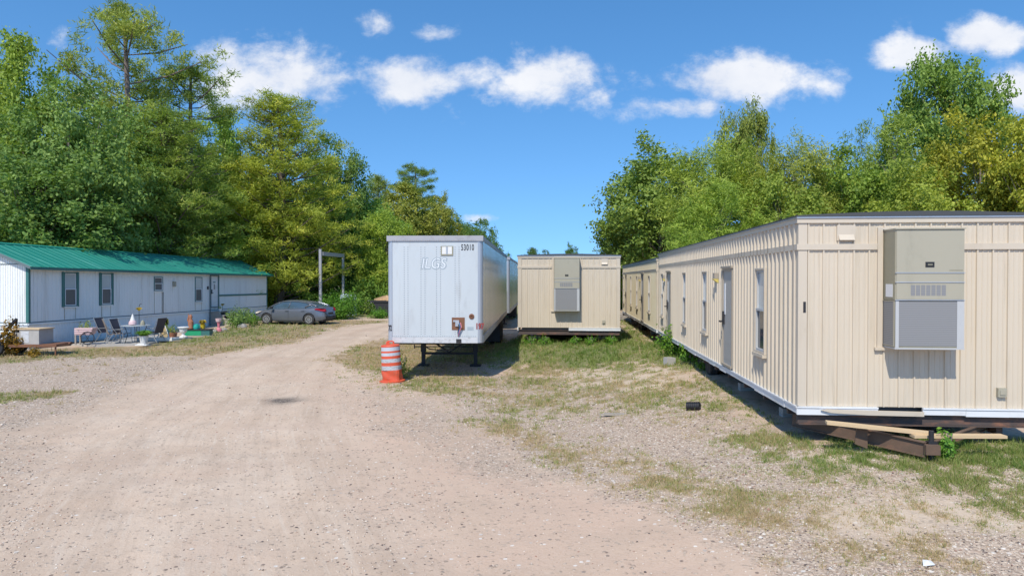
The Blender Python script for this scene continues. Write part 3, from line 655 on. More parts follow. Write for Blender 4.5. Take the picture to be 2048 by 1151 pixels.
def office(name, label, loc, rz, W, Lg, ztop=2.65+.6, zb=.5, wins=(), doors=(), lights=(), front=True, ac=None, group=None, num=None, low=0, tongue=False, cat='office trailer', open_skirt=True, skin='cream'):
    """local x across the front, local y to the back; z = 0 at the ground"""
    t = thing(name, label, cat, loc, rz, group)
    zw = zb + .10; zt = ztop - .14; zbelt = zt - .32
    FX = fr((0, 0, 0), (1, 0, 0), (0, -1, 0)); LX = fr((0, 0, 0), (0, 1, 0), (-1, 0, 0)); RX = fr((W, 0, 0), (0, 1, 0), (1, 0, 0)); BX = fr((0, Lg, 0), (1, 0, 0), (0, 1, 0))
    holes = [(a, b, c, d) for (a, b, c, d) in wins] + [(a, b, c, d) for (a, b, c, d) in doors]
    m = MB(); siding(m, (0, 0, 0), (1, 0, 0), (0, -1, 0), W, zw, zt, .2, .026, .022, .11, minor=True)
    siding(m, (0, 0, 0), (0, 1, 0), (-1, 0, 0), Lg, zw, zt, .2, .078, .032, .12, holes=holes, minor=False)
    siding(m, (W, 0, 0), (0, 1, 0), (1, 0, 0), Lg, zw, zt, .2, .078, .032, .12)
    siding(m, (0, Lg, 0), (1, 0, 0), (0, 1, 0), W, zw, zt, .2, .03, .014, .11)
    build('siding', m, M[skin], t, fix=False)
    m = MB(); m.box(.12, W - .12, .12, Lg - .12, zb, zt + .02); build('inner_shell', m, M['screen'], t)
    m = MB()   # fascia and belt
    for MX, ln in ((FX, W), (BX, W), (LX, Lg), (RX, Lg)):
        m.M = MX; e = .0 if MX in (FX, BX) else -.036
        o1, o2 = (-.04, ln + .04) if MX in (FX, BX) else (-.0, ln)
        m.box(o1, o2, -.01, .036, zt, ztop - .04)
        segs = [(o1, o2)]
        if MX is FX and ac: segs = [(o1, ac[0] - .09), (ac[0] + ac[1] + .05, o2)]
        for a, b in segs: m.box(a, b, -.01, .032, zbelt - .045, zbelt + .035); 
    m.M = None; build('belt_and_fascia', m, M['creamtrim'], t); m = MB()
    for (cx, cy) in ((0, 0), (W, 0), (0, Lg), (W, Lg)):
        sx_ = 1 if cx == 0 else -1; sy_ = 1 if cy == 0 else -1
        m.box(min(cx - sx_ * .018, cx + sx_ * .10), max(cx - sx_ * .018, cx + sx_ * .10), min(cy - sy_ * .018, cy), max(cy - sy_ * .018, cy), zw, zt - .002)
        m.box(min(cx - sx_ * .016, cx), max(cx - sx_ * .016, cx), min(cy, cy + sy_ * .08), max(cy, cy + sy_ * .08), zw, zt - .002)
    build('corner_trim', m, M['creamtrim'], t, sep=True)
    m = MB()   # slightly crowned roof
    n = 8
    prof = [(-.06 + (W + .12) * k / n, ztop - .037 + .05 * math.sin(math.pi * k / n)) for k in range(n + 1)] + [(W + .06, ztop - .055), (-.06, ztop - .055)]
    m.prism(prof, 1, -.06, Lg + .06); build('roof', m, M['roofedge'], t)
    m = MB(); m.box(-.052, W + .052, -.052, -.04, ztop - .075, ztop - .056); m.box(-.052, -.04, -.04, Lg, ztop - .075, ztop - .056); build('drip_edge', m, M['metal'], t)
    # chassis
    m = MB()
    m.box(.0, W, .03, .10, zb - .14, zb + .0); m.box(.0, W, -.02, .12, zb - .155, zb - .142); m.box(0, W, -.01, .12, zb + .002, zb + .014)
    for xx in (.55, W - .55): m.box(xx - .04, xx + .04, .12, Lg, zb - .28, zb - .002)
    for k in range(int(Lg / 1.2)): m.box(.02, W - .02, .5 + k * 1.2, .56 + k * 1.2, zb - .11, zb - .01)
    m.box(-.004, W - .0, Lg - .1, Lg, zb - .14, zb)
    build('chassis', m, M['rust'], t)
    def skirt(MX, a, b, dz=0):
        m = MB(); m.M = MX; nseg = max(1, int((b - a) / .5)); rr = random.Random(int(a * 7 + b))
        for k in range(nseg):
            x0 = a + (b - a) * k / nseg; x1 = a + (b - a) * (k + 1) / nseg; q = .012 * rr.random()
            m.box(x0, x1 - .001, .0, .03 + q, zb + .004 - q * 2, zb + .098); m.box(x0, x1 - .001, .03 + q, .042 + q, zb + .078, zb + .099)
        build('skirt_flashing', m, M['whitetrim'], t)
    if open_skirt:
        skirt(FX, -.03, W * .32); skirt(FX, W * .50, W + .03)
    else: skirt(FX, W * .5, W + .03)
    skirt(LX, -.03, Lg); skirt(RX, -.03, Lg)
    m = MB()
    for zz_ in (zw + .78, zw + 1.46):
        for k in range(int((W - .2) / .2)):
            for q in (.05, .12):
                if not ac or not (ac[0] - .1 < .2 + k * .2 + q < ac[0] + ac[1] + .1): m.box(.14 + k * .2 + q, .14 + k * .2 + q + .009, -.006, -.0005, zz_, zz_ + .009)
        for k in range(int(Lg / .2) - 1):
            if not any(a - .1 < .2 + k * .2 < b + .1 for a, b, c, d in holes): m.box(-.006, -.0005, .22 + k * .2, .231 + k * .2, zz_, zz_ + .011)
    tag(build('screws', m, M['taupe'], t, fix=False), kind='stuff')
    for (a, b, c, d) in wins: wall_window(t, LX, a, b, c, d, lo='glass', frame='guard')
    for (a, b, c, d) in doors: wall_door(t, LX, a, b, c, d)
    for (u, z) in lights: porch_light(t, LX, u, z)
    if ac:
        m = MB(); m.M = FX; a0, aw, z0, z1 = ac[:4]
        m.box(a0 - .085, a0 - .02, 0, .03, z0 - .03, z1 + .05); m.box(a0 + aw + .02, a0 + aw + .06, 0, .02, z0 + .3, z1 + .05); m.box(a0 - .02, a0 + aw + .02, 0, .03, z1 + .02, z1 + .05); m.box(a0 - .12, a0 + aw + .02, 0, .05, z0 - .045, z0 - .008)
        build('wall_frame', m, M['creamtrim'], t)
        aircon(t, a0, aw, z0, z1, coil_h=ac[4])
        m = MB(); m.M = FX; vx = ac[5]
        m.box(vx, vx + .24, 0, .03, zbelt + .08, zt - .03); m.prism([(.03, zbelt + .10), (.03, zbelt + .16), (.07, zbelt + .085)], 0, vx + .02, vx + .22)
        build('vent_hood', m, M['creamtrim'], t)
        m = MB(); m.M = FX; ox = ac[6]; m.box(ox, ox + .11, 0, .05, zb + .26, zb + .38); m.box(ox + .02, ox + .09, .051, .06, zb + .29, zb + .35)
        build('outlet_cover', m, M['acgrey'], t)
    for yy in (Lg * .5, Lg * .5 + .85):
        for xx in (.3, W - .3): wheel(t, (xx, yy, zb - .12 - .12 if zb > .62 else .33), .33, .2, rim='rust2')
    m = MB()
    for yy in (1.9, 4.6, Lg - 3.3, Lg - .9):
        for xx in (.55, W - .55):
            for k in range(max(1, int((zb - .28) / .19) + 1)): m.box(xx - .2, xx + .2, yy - .1, yy + .1, -.05 + k * .19, min(.135 + k * .19, zb - .281))
    build('pier_block', m, M['concrete'], t, sep=True)
    return t
# ---- the near office, right
OA = -math.atan(.0777)
zg = .46; b0 = .86 - zg + .0
nt_ = office('office_trailer', 'cream ribbed office trailer marked with a black 1, nearest one on the right', (3.936, 9.36, zg - .06), OA, 3.25, 13.95, ztop=3.655 - zg + .06, zb=.915 - zg + .06,
    wins=[(1.47, 2.03, 1.55-.40, 2.93-.40), (5.88, 6.45, 1.55-.40, 2.93-.40), (8.55, 9.1, 1.55-.40, 2.93-.40), (12.72, 13.2, 1.55-.40, 2.93-.40)],
    doors=[(3.60, 4.42, 1.05-.40, 2.96-.40), (11.15, 11.97, 1.05-.40, 2.96-.40)], lights=[(4.98, 2.38), (12.45, 2.38)],
    ac=(1.11, .86, 1.835-.40, 3.40-.40, .64, .49, 2.58))
z_ = 2.37 - .40
text('number', '1', .20, M['glyph'], nt_, (.012, -.0215, z_ - .07), (R(90), 0, 0), off=.006, depth=.001, sx=1.1)
# bent trim torn from the front, rusted drawbar under it
m = MB(); zb_ = .915 - .40
m.prism([(.28, zb_ + .055), (.36, zb_ + .07), (.62, zb_ + .062), (1.62, zb_ + .05), (1.62, zb_ - .012), (.9, zb_ - .005), (.42, zb_ + .02)], 1, -.075, -.045)
build('bent_flashing', m, M['creamtrim'], nt_)
tg = MB(); tip = (1.28, -.86, .0)
def channel(mb, a, b, h, w):
    a = Vector(a); b = Vector(b); mb.bar(a, b, .012, h)
    for s in (-1, 1): mb.bar(a + Vector((0, 0, s * h / 2)), b + Vector((0, 0, s * h / 2)), w, .012)
channel(tg, (.1, .55, .32), (tip[0] - .03, tip[1] + .02, .245), .175, .07); channel(tg, (3.0, .6, .33), (tip[0] + .10, tip[1] + .05, .30), .09, .05)
tg.prism([(.60, .40), (.74, .40), (.74, .14), (.58, .2)], 1, -.42, -.405)
tg.bar((tip[0] - .05, tip[1], .25), (tip[0] + .12, tip[1], .25), .08, .12)
build('drawbar', tg, M['darkrust'], nt_)
m = MB(); m.tube([(1.34, -.80, -.02), (1.34, -.80, .47)], .03, 10); m.box(1.28, 1.40, -.86, -.74, -.03, -.01); m.box(1.29, 1.39, -.84, -.76, .24, .34); build('jack', m, M['darksteel'], nt_)
# ---- second office in the right-hand row
S0 = 14.25; o2 = (3.936 + .0775 * S0 - .02, 9.36 + S0, .40)
def ss_(*s): return [(a - S0, b - S0, c, d) for a, b, c, d in s]
office('office_trailer', 'yellowed cream office trailer with a lower roof, behind the one marked 1', o2, OA, 3.25, 13.9, ztop=3.53 - .40, zb=.915 - .40,
    wins=ss_((15.95, 16.5, 1.12, 2.48), (20.3, 20.85, 1.12, 2.48), (23.0, 23.55, 1.12, 2.48), (27.0, 27.5, 1.12, 2.48)), doors=ss_((18.1, 18.92, .65, 2.56), (25.6, 26.3, .65, 2.56)), lights=[(19.4 - S0, 2.35)], skin='cream2')
# ---- middle office
office('office_trailer', 'cream office trailer seen end on, standing between the white box trailer and the right-hand row', (.236, 24.8, .27), OA, 3.64, 12.2, ztop=3.655 - .27, zb=.90 - .27,
    ac=(1.30, .90, 1.62-.27, 3.50-.27, .80, 2.98, 3.02), open_skirt=False)

# ---------------------------------------------------------------- box trailers
def box_trailer(label, loc, rz, W, H, Lg, zb, full=True, group='white box trailers parked in line', lean=0):
    t = thing('box_trailer', label, 'box trailer', loc, rz, group); t.rotation_euler = (0, lean, rz)
    z1 = zb + H; zr = z1 - .15
    m = MB(); m.box(.135, W - .135, -.012, .05, zb + .16, zr); build('front_panel', m, M['boxwhite'], t)
    m = MB()
    for cx, s in ((.137, 1), (W - .137, -1)):    # rounded corner posts
        pr = [(cx, -.02)] + [(cx - s * (.02 + .117 * math.sin(a)), -.02 + .13 * (1 - math.cos(a))) for a in [k * math.pi / 2 / 6 for k in range(7)]] + [(cx, .11)]
        m.prism([(a, b) for a, b in pr], 2, zb + .005, zr)
    build('corner_post', m, M['boxpost'], t, sep=True)
    m = MB(); m.box(.0, W, .11, Lg, zb + .19, zr); build('side_wall', m, M['sidealu'], t)
    m = MB()
    for k in range(int(Lg / .61)):
        for xx, s in ((0, -1), (W, 1)):
            y = .4 + k * .61; m.box(min(xx, xx + s * .004), max(xx, xx + s * .004), y, y + .045, zb + .19, zr)
    build('side_seam', m, M['sidealu'], t)
    m = MB(); m.box(-.012, .0, .12, Lg, zb + .0, zb + .188); m.box(W, W + .012, .12, Lg, zb, zb + .188); m.box(.01, W - .01, .12, Lg, zb + .02, zb + .1); build('bottom_side_rail', m, M['toprail'], t, sep=True)
    m = MB(); m.box(-.015, W + .015, -.045, .1, zr + .002, z1); m.box(-.012, .02, .1, Lg, zr + .002, z1 - .01); m.box(W - .02, W + .012, .1, Lg, zr + .002, z1 - .01); m.box(.0, W, .1, Lg, z1 - .03, z1 - .004); build('top_rail', m, M['toprail'], t)
    m = MB(); m.box(.137, W - .137, -.035, .11, zb, zb + .157)
    for xx in (W * .35, W * .64, W * .72): m.box(xx, xx + .012, -.04, -.0351, zb + .01, zb + .157)
    build('bottom_rail', m, M['railworn'], t)
    m = MB()
    for xx in ((33.5, 41, 67, 75, 98, 106, 135, 143) if full else ()):
        x = xx / 190 * W; n = int((zr - zb - .3) / .062)
        for k in range(n): z = zb + .24 + k * .062; m.box(x - .009, x + .009, -.016, -.0125, z - .010, z + .010)
    n = int(W / .05)
    for k in range(3, n - 3):
        x = k * W / n
        m.box(x - .008, x + .008, -.049, -.0455, zr + .012, zr + .028); m.box(x - .008, x + .008, -.018, -.0125, zb + .172, zb + .188)
    for k in range(52): 
        z = zb + .05 + k * .052
        for x in (.118, W - .118): m.box(x - .006, x + .006, -.026, -.019, z - .006, z + .006)
    tag(build('rivets', m, M['rivet'], t), kind='stuff')
    # landing gear
    lg = MB(); yg = 3.1
    for x in (W / 2 - .83, W / 2 + .83):
        lg.bar((x, yg, zb), (x, yg, .45), .15, .15); lg.bar((x, yg, .5), (x, yg, .06), .11, .11); lg.box(x - .17, x + .17, yg - .15, yg + .15, .0, .05)
        lg.bar((x, yg - .0, zb - .02), (x, yg + .8, zb), .05, .05)
    for zz_ in (.40,): lg.bar((W/2 - .83, yg, zz_), (W/2 + .83, yg, zz_), .05, .07)
    lg.bar((W/2 - .8, yg - .05, zb - .05), (W/2 + .02, yg - .05, .42), .04, .05); lg.bar((W/2 + .8, yg - .05, zb - .05), (W/2 - .02, yg - .05, .42), .04, .05)
    lg.bar((W/2 - 1.1, yg - .1, .62), (W/2 + .8, yg - .1, .62), .03, .03); lg.bar((W/2 - 1.1, yg - .1, .56), (W/2 - 1.1, yg - .1, .68), .03, .03)
    build('landing_gear', lg, M['darksteel'], t)
    m = MB()
    for k in range(int(Lg / .9)): m.box(.03, W - .03, .5 + k * .9, .56 + k * .9, zb - .09, zb + .018)
    m.box(W/2 - .6, W/2 - .5, Lg - 6, Lg - .2, zb - .3, zb - .09); m.box(W/2 + .5, W/2 + .6, Lg - 6, Lg - .2, zb - .3, zb - .09)
    m.box(.3, W - .3, Lg - .08, Lg - .0, .5, .6)
    build('underframe', m, M['darksteel'], t)
    yw = 10.9 if full else Lg - 3
    for y in (yw, yw + 1.25):
        for x in (.17, .45, W - .45, W - .17): wheel(t, (x, y, .5), .5, .25)
    for x in (.35, W - .35):
        m = MB(); m.box(x - .3, x + .3, yw - .95, yw - .93, .15, zb - .02); build('mud_flap', m, M['black'], t)
    return t, z1
bt, z1 = box_trailer('faded white box trailer with peeling letters and number 53010, right behind the orange drum', (-3.39, 18.6, 0), -math.atan(.034), 2.6, 2.91, 15.6, 1.02)
def bx_(px, py): return ((px - 775) / 73.4, 3.92 - (py - 472) / 73.4)
a, b = bx_(882.5, 511); m = MB(); m.box(a, a + .33, -.03, -.0125, b, b + .26); o = build('vent', m, M['acside'], bt)
m = MB(); m.box(a + .03, a + .14, -.034, -.031, b + .04, b + .24); m.box(a + .19, a + .30, -.034, -.031, b + .04, b + .24)
build('vent_flap', m, M['white'], o, sep=True)
m = MB(); m.box(a + .145, a + .185, -.036, -.031, b + .03, b + .24)
build('vent_bar', m, M['boxpost'], o)
a, b = bx_(922.5, 499.5); text('number', '53010', .225, M['glyph'], bt, (a, -.0135, b - .01), (R(90), 0, 0), sx=.56, off=.005, space=1.16)
a, b = bx_(951.5, 656.5); text('number', '197', .21, M['redglyph'], bt, (a, -.0215, b), (R(90), 0, 0), sx=.66, off=.012, space=1.1)
a, b = bx_(776, 660.5); text('number', '72', .21, M['glyph'], bt, (a + .01, -.0215, b), (R(90), 0, 0), sx=.46, off=.008)
a, b = bx_(841, 537); text('logo', 'ILGS', .42, M['ghost'], bt, (a, -.0132, b), (R(90), 0, 0), shear=.2, off=.020, sx=.86, depth=.0005)
text('logo', 'ILGS', .40, M['ghostw'], bt, (a + .012, -.0146, b + .012), (R(90), 0, 0), shear=.2, off=-.004, sx=.87, depth=.0005)
a, b = bx_(904, 659); m = MB(); m.box(a, a + .35, -.022, -.0125, b, b + .34); o = build('connection_plate', m, M['rust2'], bt)
m = MB(); m.box(a + .04, a + .20, -.05, -.0225, b + .22, b + .27); m.box(a + .10, a + .2, -.06, -.0225, b + .1, b + .22); build('socket', m, M['metal'], o)
for k, (dx, mt) in enumerate(((.17, 'black'), (.205, 'blue'), (.24, 'pink'))):
    m = MB(); m.tube([(a + dx, -.03, b + .2), (a + dx + .03, -.09, b + .08), (a + .17 + k * .02, -.08, b - .05), (a + .18, -.06, b - .17)], .012, 6); build('air_hose', m, M[mt], o)
m = MB(); m.box(a + .12, a + .26, -.055, -.0355, 1.03, 1.13); m.box(a+.15, a+.23, -.06, -.0555, 1.05, 1.09); build('bracket', m, M['darksteel'], bt)
a, b = bx_(943.5, 632); m = MB(); m.M = Matrix.Translation((a, -.0125, b)) @ Matrix.Rotation(R(90), 4, 'X'); m.lathe([(.075, 0), (.07, .02), (.035, .03), (.03, .01)], 14); build('marker_socket', m, M['rust2'], bt)
m = MB(); a, b = bx_(935, 660); m.box(a, a + .17, -.0142, -.0125, b, b + .10); build('sticker', m, M['ghost'], bt)
m = MB(); m.tube([(.9, .0, 1.0), (1.1, .3, .82), (1.5, .3, .78), (1.75, .2, .84), (1.8, .1, 1.0)], .018, 6); build('air_hose', m, M['black'], bt)
bt2, _ = box_trailer('second white box trailer almost hidden behind the first, its grey lower front just showing', (-2.72, 37.0, .1), -math.atan(.043), 2.6, 3.03, 13.5, .82, full=False)
m = MB(); m.box(.14, 2.46, -.04, -.0125, 1.0, 2.0); build('lower_front_panel', m, M['boxpost'], bt2)
m = MB(); m.box(2.2, 2.35, -.046, -.0405, 1.45, 1.72); build('sticker', m, M['blue'], bt2)

# ---------------------------------------------------------------- mobile home
HA = -math.atan(.0755)
hm = thing('mobile_home', 'long pale blue mobile home with a green metal roof, on the left', 'mobile home', (-18.93, 26.7, .12), HA)
hm.rotation_euler = (-R(.50), 0, HA)   # it leans a little downhill
HL = 21.55; HW = 4.3; ZW = .93; ZE = 3.21; ZR = 4.12; NL = -.35
RX = fr((0, 0, 0), (0, 1, 0), (1, 0, 0)); EX = fr((-HW, 0, 0), (1, 0, 0), (0, -1, 0))
hw = [(1.9, 2.62, 1.50, 2.93), (4.2, 4.9, 1.50, 2.93), (8.2, 8.95, 2.10, 2.83), (12.1, 12.85, 1.45, 2.85)]
hd = (13.8, 14.68, 1.08, 2.98)
m = MB(); siding(m, (0, 0, 0), (0, 1, 0), (1, 0, 0), HL, ZW, ZE, .2, .02, -.012, .06, holes=[(a, b, c, d) for a, b, c, d in hw] + [hd], minor=True)
siding(m, (-HW, 0, 0), (1, 0, 0), (0, -1, 0), HW, ZW, ZE, .1, .03, .015, .03)
siding(m, (-HW, HL, 0), (1, 0, 0), (0, 1, 0), HW, ZW, ZE, .1, .03, .015, .03); siding(m, (-HW, 0, 0), (0, 1, 0), (-1, 0, 0), HL, ZW, ZE, .2, .02, .008, .06)
for y in (-.004, HL + .004): m.add([(-HW, y, ZE), (0, y, ZE), (-HW / 2, y, ZR - .03)], [(0, 1, 2)])
build('siding', m, M['homewall'], hm, fix=False)
m = MB(); m.box(-HW + .1, -.1, .1, HL - .1, ZW, ZE); build('inner_shell', m, M['screen'], hm)
m = MB(); 
for a in np.arange(.0, HW, .1): m.box(-HW + a, -HW + a + .03, -.016, -.005, ZE + .03, min(ZE + (ZR - ZE) * (1 - abs(a + .015 - HW / 2) / (HW / 2)), ZR) - .03) if ZE + (ZR - ZE) * (1 - abs(a + .015 - HW / 2) / (HW / 2)) - .03 > ZE + .04 else None
build('gable_siding', m, M['homewall'], hm)
m = MB(); m.box(-HW - .02, .02, -.03, -.017, ZE - .0, ZE + .025); build('gable_strip', m, M['homegrey'], hm)
m = MB(); siding(m, (-.03, 0, 0), (0, 1, 0), (1, 0, 0), HL, -.3, ZW - .10, .16, .03, -.012, .03, minor=True); siding(m, (-HW, .03, 0), (1, 0, 0), (0, -1, 0), HW - .03, -.3, ZW - .1, .16, .03, .012, .03)
m.box(-.03, .02, 0, HL, ZW - .10, ZW - .03); m.box(-HW, -.03, -.02, .03, ZW - .1, ZW - .03)
build('skirting', m, M['homeskirt'], hm, fix=False)
m = MB(); m.box(-.01, .016, -.02, HL, ZW - .029, ZW + .012); m.box(-HW, .0, -.022, .0, ZW - .029, ZW + .012); build('joint_strip', m, M['homegrey'], hm)
m = MB(); m.box(-.09, .03, -.03, -.018, ZW, ZE); m.box(.012, .03, -.018, .07, ZW, ZE); m.box(.0, .025, HL - .07, HL + .02, ZW, ZE); build('corner_trim', m, M['homegreen'], hm)
# roof: two slopes of ribbed green sheet
def slope(sgn):
    m = MB(); O = Vector((-HW / 2, -.22, ZR)); e = Vector((.30, 0, 0)) if sgn > 0 else Vector((-.30, 0, 0))
    run = HW / 2 + .28; dz = (ZE + .02 - ZR) * run / (HW / 2); d = Vector((sgn * run, 0, dz)); nrm = Vector((-sgn * dz, 0, run)).normalized() * 1
    if nrm.z < 0: nrm = -nrm
    u = 0; bp = []; Lr = HL + .75
    while u + .45 < Lr: bp += [(u, 0), (u + .03, 0), (u + .045, .014), (u + .07, .014), (u + .085, 0)]; u += .45
    bp.append((Lr, 0))
    for i in range(len(bp) - 1):
        A = O + Vector((0, bp[i][0], 0)) + nrm * bp[i][1]; B = O + Vector((0, bp[i+1][0], 0)) + nrm * bp[i+1][1]
        m.add([A, B, B + d, A + d, A - nrm * .03, B - nrm * .03, B + d - nrm * .03, A + d - nrm * .03], [(0, 1, 2, 3), (7, 6, 5, 4), (2, 6, 7, 3)])
    return m
m = slope(1); m2 = slope(-1); m.add(m2.v, m2.f); rf = build('roof', m, M['greenroof'], hm, fix=False)
m = MB(); m.prism([(-HW/2 - .16, ZR - .03), (-HW/2, ZR + .04), (-HW/2 + .16, ZR - .03), (-HW/2 + .15, ZR - .05), (-HW/2 - .15, ZR - .05)], 1, -.24, HL + .55); build('ridge_cap', m, M['greenroof'], rf)
m = MB(); ex = .28; ez = ZE + .02 + (ZE + .02 - ZR) * .28 / (HW / 2)
m.box(ex - .01, ex + .015, -.23, HL + .54, ez - .11, ez - .03); m.box(.02, ex - .011, -.2, HL + .5, ez - .06, ez - .045); build('fascia', m, M['homegreen'], rf)
m = MB()
for sg in (1, -1): m.bar((-HW/2, -.235, ZR - .05), (-HW/2 + sg * (HW/2 + .27), -.235, ez - .04), .02, .10)
build('gable_trim', m, M['homegrey'], rf)
for i, (a, b, c, d) in enumerate(hw):
    w = wall_window(hm, RX, a, b, c, d, frame='whitetrim', trim='homegreen', up='blind' if i in (0, 1, 3) else 'screen', lo='screen', depth=.035, shutter='homegreen' if i < 2 else None)
    m = MB(); m.M = RX; m.box(a + .02, a + .045, .001, .008, ZW + .03, c - .06); m.box(b - .05, b - .03, .001, .008, ZW + .03, c - .06)
    build('dirt_streak', m, M['lawnbrown'] if i == 5 else M['acside'], w)
d_ = wall_door(hm, RX, *hd, mat='whitetrim', trim='homegrey', slit=False, handed=-1)
m = MB(); m.M = RX; m.lathe([(.0, 0), (.17, .0), (.17, .05), (.10, .05)], 14, (14.22, .0, 2.55), squash=.3); build('door_wreath', m, M['homegreen'], d_)
m = MB(); m.M = RX; m.box(14.16, 14.24, .025, .05, 2.15, 2.45); build('door_hanging', m, M['stone'], d_)
m = MB(); m.tube([(.09, 13.68, ez - .1), (.06, 13.68, 2.8), (.06, 13.68, .02)], .035, 8); build('downspout', m, M['homegrey'], hm)
m = MB(); m.M = RX; m.box(HL - 6.75, HL - .05, .001, .03, 1.72, 1.82); m.box(14.70, 14.80, .001, .03, ZW, ZE); build('green_trim', m, M['homegreen'], hm)
m = MB(); m.M = RX; m.box(9.85, 10.03, 0, .12, 2.32, 2.6); m.box(9.88, 10.0, .121, .14, 2.36, 2.52); build('meter_box', m, M['acgrey'], hm)
m = MB(); m.tube([(.02, 8.98, 2.08), (.02, 8.98, .95)], .015, 6); build('cable', m, M['black'], hm)
m = MB(); m.M = RX; m.box(13.42, 13.52, 0, .06, 2.15, 2.33); build('wall_lamp', m, M['black'], hm)
# ---------------------------------------------------------------- sedan
def make_car(label, loc, rz):
    t = thing('parked_car', label, 'car', loc, rz); Lc = 4.55
    # side profile: x from tail (-2.27) to nose (2.28); shoulder height and half width per station
    st = [(-2.27,.62,.62,.42),(-2.22,.80,.74,.34),(-2.10,1.00,.80,.28),(-1.9,1.045,.86,.24),(-1.72,1.04,.885,.22),(-1.55,1.025,.90,.20),(-1.35,1.01,.91,.20),(-1.15,1.0,.912,.20),(-.95,.99,.912,.19),(-.6,.98,.912,.17),(-.2,.965,.912,.16),(.2,.955,.912,.16),(.6,.945,.91,.17),(.9,.94,.908,.19),(1.05,.925,.905,.2),(1.2,.905,.9,.2),(1.38,.88,.895,.2),(1.56,.86,.88,.2),(1.74,.83,.86,.2),(1.92,.79,.82,.2),(2.08,.74,.74,.22),(2.2,.66,.62,.26),(2.27,.54,.5,.32)]
    xs_ = [s[0] for s in st]
    fine = sorted(set([round(v, 3) for v in np.linspace(-2.27, 2.27, 66)] + xs_))
    def interp(x, k): return float(np.interp(x, xs_, [s[k] for s in st]))
    WR = .335; AX = (-1.33, 1.33); AR = .385
    def low(x, zb):
        z = zb
        for a in AX:
            if abs(x - a) < AR: z = max(z, WR + math.sqrt(max(0, AR * AR - (x - a) ** 2)))
        return z
    m = MB(); rings = []
    for x in fine:
        zs, hw_, zb = interp(x, 1), interp(x, 2), interp(x, 3); zl = low(x, zb)
        crown = .035 if -1.0 < x < 1.0 else .03
        pts = [(hw_ * .93, zl), (hw_, max(zl, zb + .12) if zl > zb else zb + .10), (hw_ * 1.0, max(zl + .01, .52)), (hw_ * .985, max(zl + .02, zs - .20)), (hw_ * .965, zs - .10), (hw_ * .90, zs - .02), (hw_ * .78, zs + crown * .5), (hw_ * .4, zs + crown), (0, zs + crown * 1.15)]
        pts = [(y, z) for y, z in pts]; full = pts + [(-y, z) for y, z in pts[::-1][1:]]
        rings.append([(x, y, z) for y, z in full])
    vs = [p for r in rings for p in r]; n = len(rings[0]); fs = [(i*n+k, i*n+k+1, (i+1)*n+k+1, (i+1)*n+k) for i in range(len(rings)-1) for k in range(n-1)]
    fs += [tuple(range(n)), tuple(range((len(rings)-1)*n, len(rings)*n))]
    m.add(vs, fs); body = build('body', m, M['car'], t, smooth=True)
    e = body.modifiers.new('e', 'EDGE_SPLIT'); e.split_angle = R(38)
    m = MB(); m.box(-2.1, 2.1, -.72, .72, .19, .7); build('underbody', m, M['black'], t)
    # greenhouse
    gs = [(-1.92,1.05,1.055,.74),(-1.5,1.04,1.22,.70),(-1.1,1.02,1.345,.64),(-.7,1.0,1.415,.60),(-.3,.99,1.45,.59),(.1,.975,1.455,.59),(.45,.96,1.42,.60),(.8,.95,1.28,.65),(1.12,.93,1.08,.72),(1.38,.90,.915,.78)]
    def gh(inset, ztrim, a, b, nm, mt, par, k0, k1, off=0):
        m = MB(); rg = []
        for x in np.linspace(a, b, 40):
            z0 = float(np.interp(x, [g[0] for g in gs], [g[1] for g in gs])); z1_ = float(np.interp(x, [g[0] for g in gs], [g[2] for g in gs])) + off; hw_ = float(np.interp(x, [g[0] for g in gs], [g[3] for g in gs]))
            hb = interp(x, 2) * .90; pts = [(hb + off, z0 - .03), (hb * .97 + off, z0 + .02), (hw_ * 1.04 + (hb - hw_) * .1 + off, z0 + (z1_ - z0) * .86), (hw_ * .95, z1_ - .012), (hw_ * .5, z1_ + .008), (0, z1_ + .012)]
            if z1_ - z0 < .05: pts = [(y, min(z, z0 + .0)) for y, z in pts]
            fp = pts + [(-y, z) for y, z in pts[::-1][1:]]; rg.append([(x, y, z) for y, z in fp][k0:len(fp) - k0][:])
        n = len(rg[0]); m.add([p for r in rg for p in r], [(i*n+k, i*n+k+1, (i+1)*n+k+1, (i+1)*n+k) for i in range(len(rg)-1) for k in range(n-1)])
        return build(nm, m, mt, par, smooth=True)
    gl = gh(0, 0, -1.92, 1.38, 'windows', M['carglass'], t, 0, 0)
    gh(0, 0, -1.25, .62, 'roof', M['car'], t, 2, 0, .008)
    # pillars and the side window surround
    def side(x, f, s, o=.008):
        z0 = float(np.interp(x, [g[0] for g in gs], [g[1] for g in gs])); z1_ = float(np.interp(x, [g[0] for g in gs], [g[2] for g in gs])); hw_ = float(np.interp(x, [g[0] for g in gs], [g[3] for g in gs])); hb = interp(x, 2) * .90
        y = hb * .97 + (hw_ * 1.04 + (hb - hw_) * .1 - hb * .97) * min(f / .86, 1); return (x, s * (y + o), z0 + .02 + (z1_ - z0 - .02) * f)
    m = MB()
    for s in (1, -1):
        m.bar(side(-.08, 0, s), side(-.12, .9, s), .06, .012, up=(0, s, 0)) if False else m.tube([side(-.02, 0, s, .002), side(-.10, .9, s, .002)], .028, 6)
        m.tube([side(x, .9, s, .004) for x in np.linspace(-1.35, .95, 14)], .026, 6)
        m.tube([side(x, .9, s, 0) for x in np.linspace(.55, 1.3, 8)], .035, 6)
        m.tube([side(x, .95, s, 0) for x in np.linspace(-1.8, -1.1, 8)], .055, 6)
        m.tube([side(-1.05, 0, s, 0), side(-1.3, .5, s, 0), side(-1.45, .9, s, 0)], .06, 6)
    build('pillar', m, M['car'], t, smooth=True, sep=True)
    m = MB()
